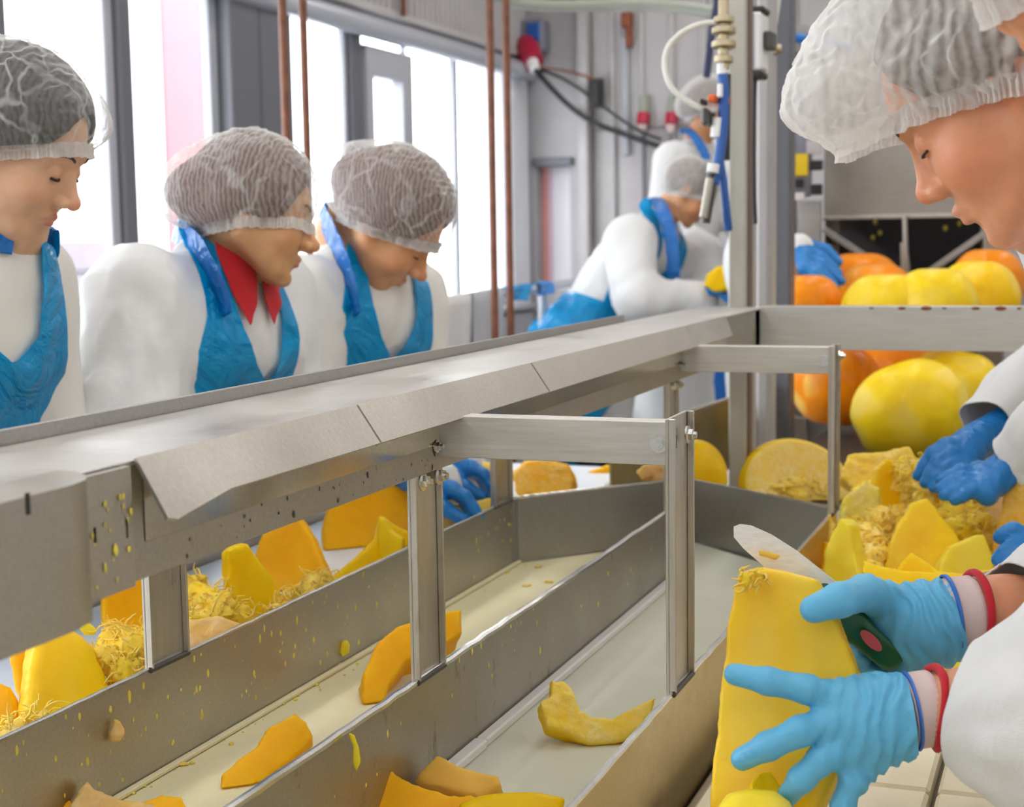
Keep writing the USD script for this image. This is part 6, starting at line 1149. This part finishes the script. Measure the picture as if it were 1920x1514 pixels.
for px, lab in ((1209, 'left of the two small red sockets low on the back wall'), (1262, 'right of the two small red sockets low on the back wall')):
    q = ony(px, 215, WY-0.04); t = thing('wall_socket', lab, 'socket', (q[0], WY, q[2]-0.1))
    part(t, 'housing', tube([q + [0, 0, 0.10], q + [0, -0.01, 0.0]], [0.030, 0.036], 14), 'conduit_grey', smooth=50); part(t, 'plug', tube([q + [0, -0.02, 0.0], q + [0, -0.045, -0.06]], [0.037, 0.034], 16), 'red_plastic', smooth=50, label='red plug'); part(t, 'plug_tail', tube([q + [0, -0.045, -0.06], q + [0, -0.05, -0.10]], [0.03, 0.012], 14), 'cuff_pink', smooth=50)
    part(t, 'cable', tube(spline([q + [0, -0.05, -0.10], q + [0, -0.04, -0.3], q + [0, -0.03, -0.8]], 16), 0.008, 8), 'grey_plastic', smooth=60)
q = ony(1176, 55, WY-0.06); t = thing('iron_bracket', 'rusty red-brown iron bracket near the top of the back wall', 'bracket', q); part(t, 'head', box((q[0]-0.03, WY-0.09, q[2]+0.01), (q[0]+0.03, WY-0.03, q[2]+0.09), .006), 'rust_brown'); part(t, 'shank', box((q[0]-0.005, WY-0.075, q[2]-0.10), (q[0]+0.03, WY-0.045, q[2]+0.012), .004), 'rust_brown')
# handrail with white coats and blue gloves hung over it
R0, R1 = np.array([-1.93, 3.9, 1.235]), np.array([-1.93, 6.6, 1.285]); t = thing('handrail', 'grey steel handrail behind the third worker, before the windows', 'handrail', (-1.93, 5.2, 0))
part(t, 'top_rail', cyl(R0, R1, 0.017, 16), 'header_paint', smooth=60); part(t, 'lower_rail', cyl(R0*[1, 1, 0] + [0, 0, .72], R1*[1, 1, 0] + [0, 0, .72], 0.014, 14), 'header_paint', smooth=60)
for y in (3.95, 4.85, 5.45, 6.5): part(t, 'upright', cyl((-1.93, y, 0), (-1.93, y, 1.235 + (y-3.9)*0.0185), 0.017, 14), 'header_paint', smooth=60)
def hung(name, label, cat_, y0, y1, drop, m, seed, wv=0.02):
    ys_ = np.linspace(y0, y1, 26); zs = np.linspace(0, 1, 22); V = []
    for y in ys_:
        zt_ = 1.235 + (y-3.9)*0.0185 + 0.021
        for k, s in enumerate(np.r_[np.linspace(-1, 0, 10), np.linspace(0, 1, 12)[1:]]):
            a = abs(s); dz_ = max(0, a-0.12)*drop*(0.7 if s < 0 else 1.0)*(1 + 0.12*math.sin(9*y+seed)); xo = 0.022*math.tanh(s*14) + wv*a*math.sin(38*y + 3*s + seed)*1.0; V.append((-1.93 + xo, y + 0.02*a*math.sin(20*y), zt_ - dz_ - 0.004*(a > .05)))
    n = 21; F = [[i*n+j, (i+1)*n+j, (i+1)*n+j+1, i*n+j+1] for i in range(25) for j in range(n-1)]
    solo(name, solid((np.array(V), vf((np.array(V), np.array(F)))[1]), 0.003), m, label, cat_, smooth=True)
hung('hung_coat', 'white coat hung over the handrail right of the third worker', 'coat', 4.34, 4.68, 0.55, 'coat_white', 1)
hung('hung_coat', 'grey cloth hung over the handrail beside the white coat', 'cloth', 4.70, 4.98, 0.5, 'cloth_grey', 2)
hung('hung_gloves', 'blue rubber gloves slung over the handrail before the far windows', 'gloves', 5.04, 5.28, 0.06, 'apron_blue', 3)
hung('hung_gloves', 'small blue rag over the handrail between the brown pipes', 'rag', 5.36, 5.50, 0.05, 'glove_blue', 5)
hung('hung_apron', 'pale blue apron strip tied to the handrail behind the far bending worker', 'apron', 6.05, 6.55, 0.05, 'apron_blue', 6)
# air hoses and fittings in front of the pale post
hx = lambda px, py, d=3.22: at(px, py, d)
t = thing('air_line', 'air line fittings stacked on the left of the pale post: brass, orange tap, blue hoses', 'air line', hx(1355, 350))
part(t, 'drop_pipe', tube([hx(1357, -40), hx(1357, 130)], 0.012, 12), 'brass', smooth=50)
for (py, r) in ((38, .022), (58, .026), (84, .026), (112, .02)): part(t, 'fitting', tube([hx(1357, py-8), hx(1357, py-5), hx(1357, py+5), hx(1357, py+8)], [r*.7, r, r, r*.7], 16), 'brass', smooth=40)
part(t, 'ferrule', tube([hx(1354, 112), hx(1354, 140)], 0.012, 14), 'white_plastic', smooth=50)
part(t, 'air_hose', tube(spline([hx(1354, 132), hx(1357, 200), hx(1352, 270), hx(1342, 330), hx(1338, 345)], 40), 0.0115, 12), 'hose_blue', smooth=60, label='blue hose')
part(t, 'air_hose', tube(spline([hx(1349, 300, 3.24), hx(1356, 340, 3.24), hx(1361, 385, 3.24), hx(1366, 430, 3.26)], 30), 0.009, 12), 'hose_blue', smooth=60, label='blue hose')
part(t, 'dark_sleeve', tube([hx(1363, 140, 3.26), hx(1361, 300, 3.26)], 0.0085, 12), 'black_rubber', smooth=60); part(t, 'hose_tag', tube([hx(1350, 158, 3.19), hx(1350, 182, 3.19)], 0.006, 10), 'white_plastic', smooth=60)
part(t, 'tap_handle', box(hx(1326, 192, 3.2), hx(1352, 180, 3.24), .004), 'orange_plastic', label='orange tap lever'); part(t, 'tap_handle', box(hx(1358, 194, 3.23), hx(1372, 182, 3.27), .004), 'orange_plastic', label='orange tap lever'); part(t, 'tap_tip', box(hx(1312, 196, 3.2), hx(1327, 188, 3.24), .004), 'black_rubber')
part(t, 'valve', box(hx(1313, 236, 3.2), hx(1342, 206, 3.26), .006), 'cast_steel'); part(t, 'valve_stem', tube([hx(1346, 222), hx(1342, 258)], 0.012, 12), 'white_plastic', smooth=50)
part(t, 'nozzle', tube([hx(1337, 312), hx(1330, 370), hx(1324, 418)], [.012, .011, .009], 12), 'cast_steel', smooth=50); part(t, 'nozzle_sleeve', tube([hx(1331, 335, 3.2), hx(1319, 408, 3.2)], 0.009, 12), 'steel', smooth=50); part(t, 'collar', tube([hx(1338, 308, 3.2), hx(1336, 324, 3.2)], 0.013, 14), 'white_plastic', smooth=50)
lp = [hx(1357, 43), hx(1320, 44), hx(1278, 62), hx(1250, 95), hx(1247, 130), hx(1262, 168), hx(1290, 190), hx(1318, 204), hx(1342, 206)]
t = thing('white_hose', 'thin white hose looping out to the left of the pale post', 'hose', hx(1300, 200)); part(t, 'tube', tube(spline(lp, 70), 0.0062, 12), 'hose_white', smooth=60); part(t, 'end_fitting', tube([lp[0], lp[1]*.25 + lp[0]*.75], 0.010, 12), 'brass', smooth=60)
q = at(1330, 60, 5.6); t = thing('hanging_bar', 'dark blue bar hanging behind the loop of the white hose', 'bar', at(1325, 145, 5.6)); part(t, 'bar', tube([at(1348, -60, 5.6), at(1344, 10, 5.6), at(1336, 50, 5.6), at(1325, 145, 5.6)], 0.014, 10), 'hose_navy', smooth=60)
# white light unit with black ends on the second column
d = 3.50; a_, b_ = at(1408, 135, d), at(1437, 27, d); t = thing('light_unit', 'white vertical unit with black end caps beside the pale post', 'fitting', a_); part(t, 'body', box((a_[0], a_[1]-0.03, a_[2]), (b_[0], b_[1]+0.03, b_[2]), .006), 'white_plastic'); part(t, 'end_cap', box((a_[0]-.003, a_[1]-0.034, a_[2]-0.018), (b_[0]+.003, a_[1]+0.034, a_[2]), .005), 'black_rubber'); part(t, 'end_cap', box((a_[0]-.003, b_[1]-0.034, b_[2]), (b_[0]+.003, b_[1]+0.034, b_[2]+0.016), .005), 'black_rubber')
part(t, 'groove', box((a_[0]+0.010, a_[1]-0.032, a_[2]+.004), (a_[0]+0.014, a_[1]-0.029, b_[2]-.004)), 'frame_light'); part(t, 'cable', tube(spline([at(1416, 136, d), at(1415, 160, d), at(1413, 230, d), at(1416, 420, d)], 30), 0.0055, 8), 'black_rubber', smooth=60); part(t, 'bracket', box((b_[0], a_[1]-0.01, a_[2]+.05), (b_[0]+0.02, a_[1]+0.05, a_[2]+.09), .003), 'cast_steel')
t = thing('valve_stack', 'brass and black valve stack right of the white unit', 'valve', at(1452, 130, 3.7))
for py, r, m_ in ((36, .012, 'brass'), (55, .012, 'brass'), (74, .016, 'black_rubber'), (94, .019, 'brass'), (118, .010, 'black_rubber')): part(t, 'fitting', tube([at(1444, py-8, 3.7), at(1444, py+8, 3.7)], r, 12), m_, smooth=50)
part(t, 'side_port', tube([at(1444, 92, 3.7), at(1464, 92, 3.7)], 0.011, 12), 'brass', smooth=50)
t = thing('pale_pipe', 'pale slanting pipe rising right of the white unit', 'pipe', at(1450, 62, 3.75)); part(t, 'tube', tube([at(1448, 66, 3.75), at(1462, -30, 3.75)], 0.009, 12), 'hose_white', smooth=60)
# hopper and machinery behind the whole pumpkins
YH = 5.45; h = lambda px, py: ony(px, py, YH)
x0, x1, z0, z1 = h(1545, 408)[0], h(1855, 408)[0], h(1700, 408)[2], h(1700, 85)[2]
t = thing('hopper', 'large dull steel hopper with a v-shaped chute above the pile of pumpkins', 'hopper', ((x0+x1)/2, YH+0.4, h(1700, 540)[2]))
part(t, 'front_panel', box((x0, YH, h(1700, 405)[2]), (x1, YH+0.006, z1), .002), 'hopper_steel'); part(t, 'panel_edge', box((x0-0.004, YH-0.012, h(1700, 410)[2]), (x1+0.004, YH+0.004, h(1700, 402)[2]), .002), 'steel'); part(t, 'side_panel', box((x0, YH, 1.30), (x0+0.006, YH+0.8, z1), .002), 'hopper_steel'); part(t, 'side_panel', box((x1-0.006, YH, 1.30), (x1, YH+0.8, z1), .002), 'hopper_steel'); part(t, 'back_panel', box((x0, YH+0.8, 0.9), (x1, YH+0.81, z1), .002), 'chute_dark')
vt = h(1706, 535)
for s, pe in ((-1, h(1545, 430)), (1, h(1855, 432))):
    lo_, hi_ = np.array([vt[0], YH, vt[2]]), np.array([pe[0], YH, pe[2]]); dd = nrm(hi_-lo_); up_ = np.array([-dd[2], 0, dd[0]]) if s > 0 else np.array([dd[2], 0, -dd[0]])
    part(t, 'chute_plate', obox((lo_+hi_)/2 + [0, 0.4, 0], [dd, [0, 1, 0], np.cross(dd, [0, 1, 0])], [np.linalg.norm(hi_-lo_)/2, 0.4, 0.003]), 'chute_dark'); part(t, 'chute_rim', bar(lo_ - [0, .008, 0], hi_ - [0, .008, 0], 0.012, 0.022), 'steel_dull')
part(t, 'guide_rod', tube([h(1698, 405) - [0, .03, 0], h(1700, 470) - [0, .03, 0], h(1701, 500) - [0, .03, 0], h(1702, 540) - [0, .03, 0]], [0.009, 0.010, 0.014, 0.002], 12), 'steel', smooth=50)
part(t, 'rod_sleeve', tube([h(1693, 455) - [0, .035, 0], h(1695, 515) - [0, .035, 0]], 0.007, 10), 'steel', smooth=50)
for px in (1556, 1846): 
    q = h(px, 400); part(t, 'leg', box((q[0]-0.02, YH+0.1, 0), (q[0]+0.02, YH+0.14, q[2]), .003), 'hopper_steel')
for k, (px, py) in enumerate(((1590, 415), (1585, 448), (1738, 428), (1768, 418), (1600, 438))): part(t, 'seed_speck', trimesh.creation.icosphere(1, 0.012).apply_scale((.7, .3, 1)).apply_translation(h(px, py) + [0, 0.75, 0]), 'crumb')
solo('control_panel', box((h(1487, 0)[0], YH-0.25, h(0+1500, 372)[2]), (h(1543, 0)[0], YH-0.20, h(1500, 182)[2]), .006), 'grey_plastic', 'dark control panel behind the yellow tag, left of the hopper', 'panel')
Yp = YH-0.262
for nm, lab, c_, p0, p1, m_ in (('panel_label', 'white strip at the top of the dark control panel', 'label', (1465, 203), (1500, 186), 'white_plastic'), ('yellow_tag', 'yellow angled tag fixed on the dark control panel', 'tag', (1486, 330), (1515, 288), 'yellow_plastic'), ('panel_label', 'small white switch low on the dark control panel', 'label', (1487, 376), (1508, 361), 'white_plastic')):
    a_, b_ = ony(*p0, Yp), ony(*p1, Yp)
    if nm == 'yellow_tag': solo(nm, cat(box((a_[0], Yp, a_[2]), (b_[0], Yp+0.006, b_[2]), .001), box((ony(1471, 300, Yp)[0], Yp, ony(1471, 297, Yp)[2]), (a_[0]+.002, Yp+0.006, b_[2]), .001)), m_, lab, c_)
    else: solo(nm, box((a_[0], Yp-.002, a_[2]), (b_[0], Yp+0.006, b_[2]), .002), m_, lab, c_)
for k, (p0, p1, m_) in enumerate((((1470, 290), (1484, 230), 'panel_paint'), ((1518, 320), (1543, 300), 'black_rubber'), ((1520, 366), (1542, 345), 'black_rubber'), ((1488, 352), (1506, 336), 'black_rubber'), ((1512, 290), (1540, 262), 'panel_paint'))):
    a_, b_ = ony(*p0, Yp), ony(*p1, Yp); solo('panel_switch', box((a_[0], Yp-.004, a_[2]), (b_[0], Yp+0.008, b_[2]), .003), m_, ['grey bar at the left side of the dark control panel', 'black cover right of the yellow tag', 'black knob low on the right of the control panel', 'black knob just under the yellow tag', 'grey plate above the black cover on the control panel'][k], 'switch')
solo('side_plate', box((ony(1500, 0, YH-.1)[0], YH-0.12, 0.9), (ony(1544, 0, YH-.1)[0], YH-0.10, ony(1500, 376, YH-.1)[2]), .003), 'steel_dull', 'beige-grey steel plate below the control panel', 'plate')
q = h(1850, 430); solo('frame_upright', box((h(1858, 0)[0], YH-0.2, 0), (h(1900, 0)[0], YH-0.12, h(1858, 100)[2]), .006), 'hopper_steel', 'dark steel upright right of the hopper, behind the cutter', 'upright')
t = thing('arched_cover', 'low grey arched cover above the hopper with a blue stripe beneath', 'cover', at(1510, 75, 5.6))
ar = [at(1450, 90, 5.6), at(1450, 58, 5.6), at(1475, 47, 5.6), at(1510, 47, 5.6), at(1545, 60, 5.6), at(1600, 75, 5.6), at(1600, 110, 5.6)]; yb_ = np.mean([p[1] for p in ar])
part(t, 'shell', prism([(p[0], p[2]) for p in ar], (0, yb_, 0), (1, 0, 0), (0, 0, 1), (0, 1, 0), 0.35), 'hopper_steel'); part(t, 'blue_stripe', tube([at(1455, 66, 5.55), at(1530, 76, 5.55), at(1600, 88, 5.55)], 0.018, 10), 'stripe_blue', smooth=50, label='blue stripe'); part(t, 'post', box((at(1470, 90, 5.6)[0]-.02, yb_+.1, 0), (at(1470, 90, 5.6)[0]+.02, yb_+.14, at(1470, 70, 5.6)[2]), .003), 'hopper_steel')
# a sixth pair of hands: worker hidden by the posts, laying a blue glove on the pumpkins
J = dict(neck=at(1408, 420, 4.98), chest=at(1412, 500, 5.0), shL=at(1412, 470, 5.2), shR=at(1432, 475, 4.84), elL=at(1420, 560, 5.2), elR=at(1450, 520, 4.78), wrL=at(1450, 590, 5.1), wrR=at(1498, 470, 4.72), pelvis=np.array([-1.02, 5.0, 1.0]))
b = (-1.05, 5.0, 0)
t, W9 = build_person('worker hidden behind the grey posts, one dark blue glove on the orange pumpkins', b, at(1420, 355, 4.95), (.93, .2, -.3), (.28, .06, .95), dict(size=0.95, rim=[(0.100, 0.030), (-0.085, -0.055)], puff=0.014, hair=0.008, seed=16), 'skin_warm', 'hair_brown', 'net_dense', h=0.008, torso=J)
c9 = dict(J); make_coat(t, c9, 'coat_white', h=0.014, seed=91, rs=(0.06, 0.055, 0.05), amp=0.015, zmin=0.5, fat=-0.04)
q = at(1528, 490, 4.68); K = [at(1512, 468, 4.70), at(1510, 480, 4.67), at(1508, 492, 4.65), at(1506, 504, 4.63)]; T = [at(1572, 512, 4.66), at(1578, 528, 4.63), at(1566, 538, 4.61), at(1552, 540, 4.60)]
quick_hand(t, K, T, (at(1500, 474, 4.70), at(1478, 462, 4.74)), 'glove_blue', thumb=[at(1520, 462, 4.72), at(1548, 470, 4.72), at(1570, 492, 4.70)], r=0.018, h=0.006)
make_legs(t, J, b)
q = at(1364, 730, 7.2); t = thing('blue_drum', 'blue plastic drum standing far back beside the platform, under the far crossbar', 'drum', (q[0], q[1], 0))
pr = np.array([(0, 0), (0.15, 0), (0.165, 0.03), (0.165, 0.30), (0.175, 0.315), (0.165, 0.33), (0.165, 0.62), (0.175, 0.635), (0.165, 0.65), (0.165, 0.90), (0.15, 0.94), (0, 0.94)])
part(t, 'barrel', trimesh.creation.revolve(pr, sections=32).apply_translation((q[0], q[1], 0)), 'blue_bright', smooth=35); part(t, 'lid', trimesh.creation.revolve(np.array([(0, 0.941), (0.155, 0.941), (0.155, 0.97), (0.14, 0.98), (0, 0.98)]), sections=32).apply_translation((q[0], q[1], 0)), 'white_plastic', smooth=35)
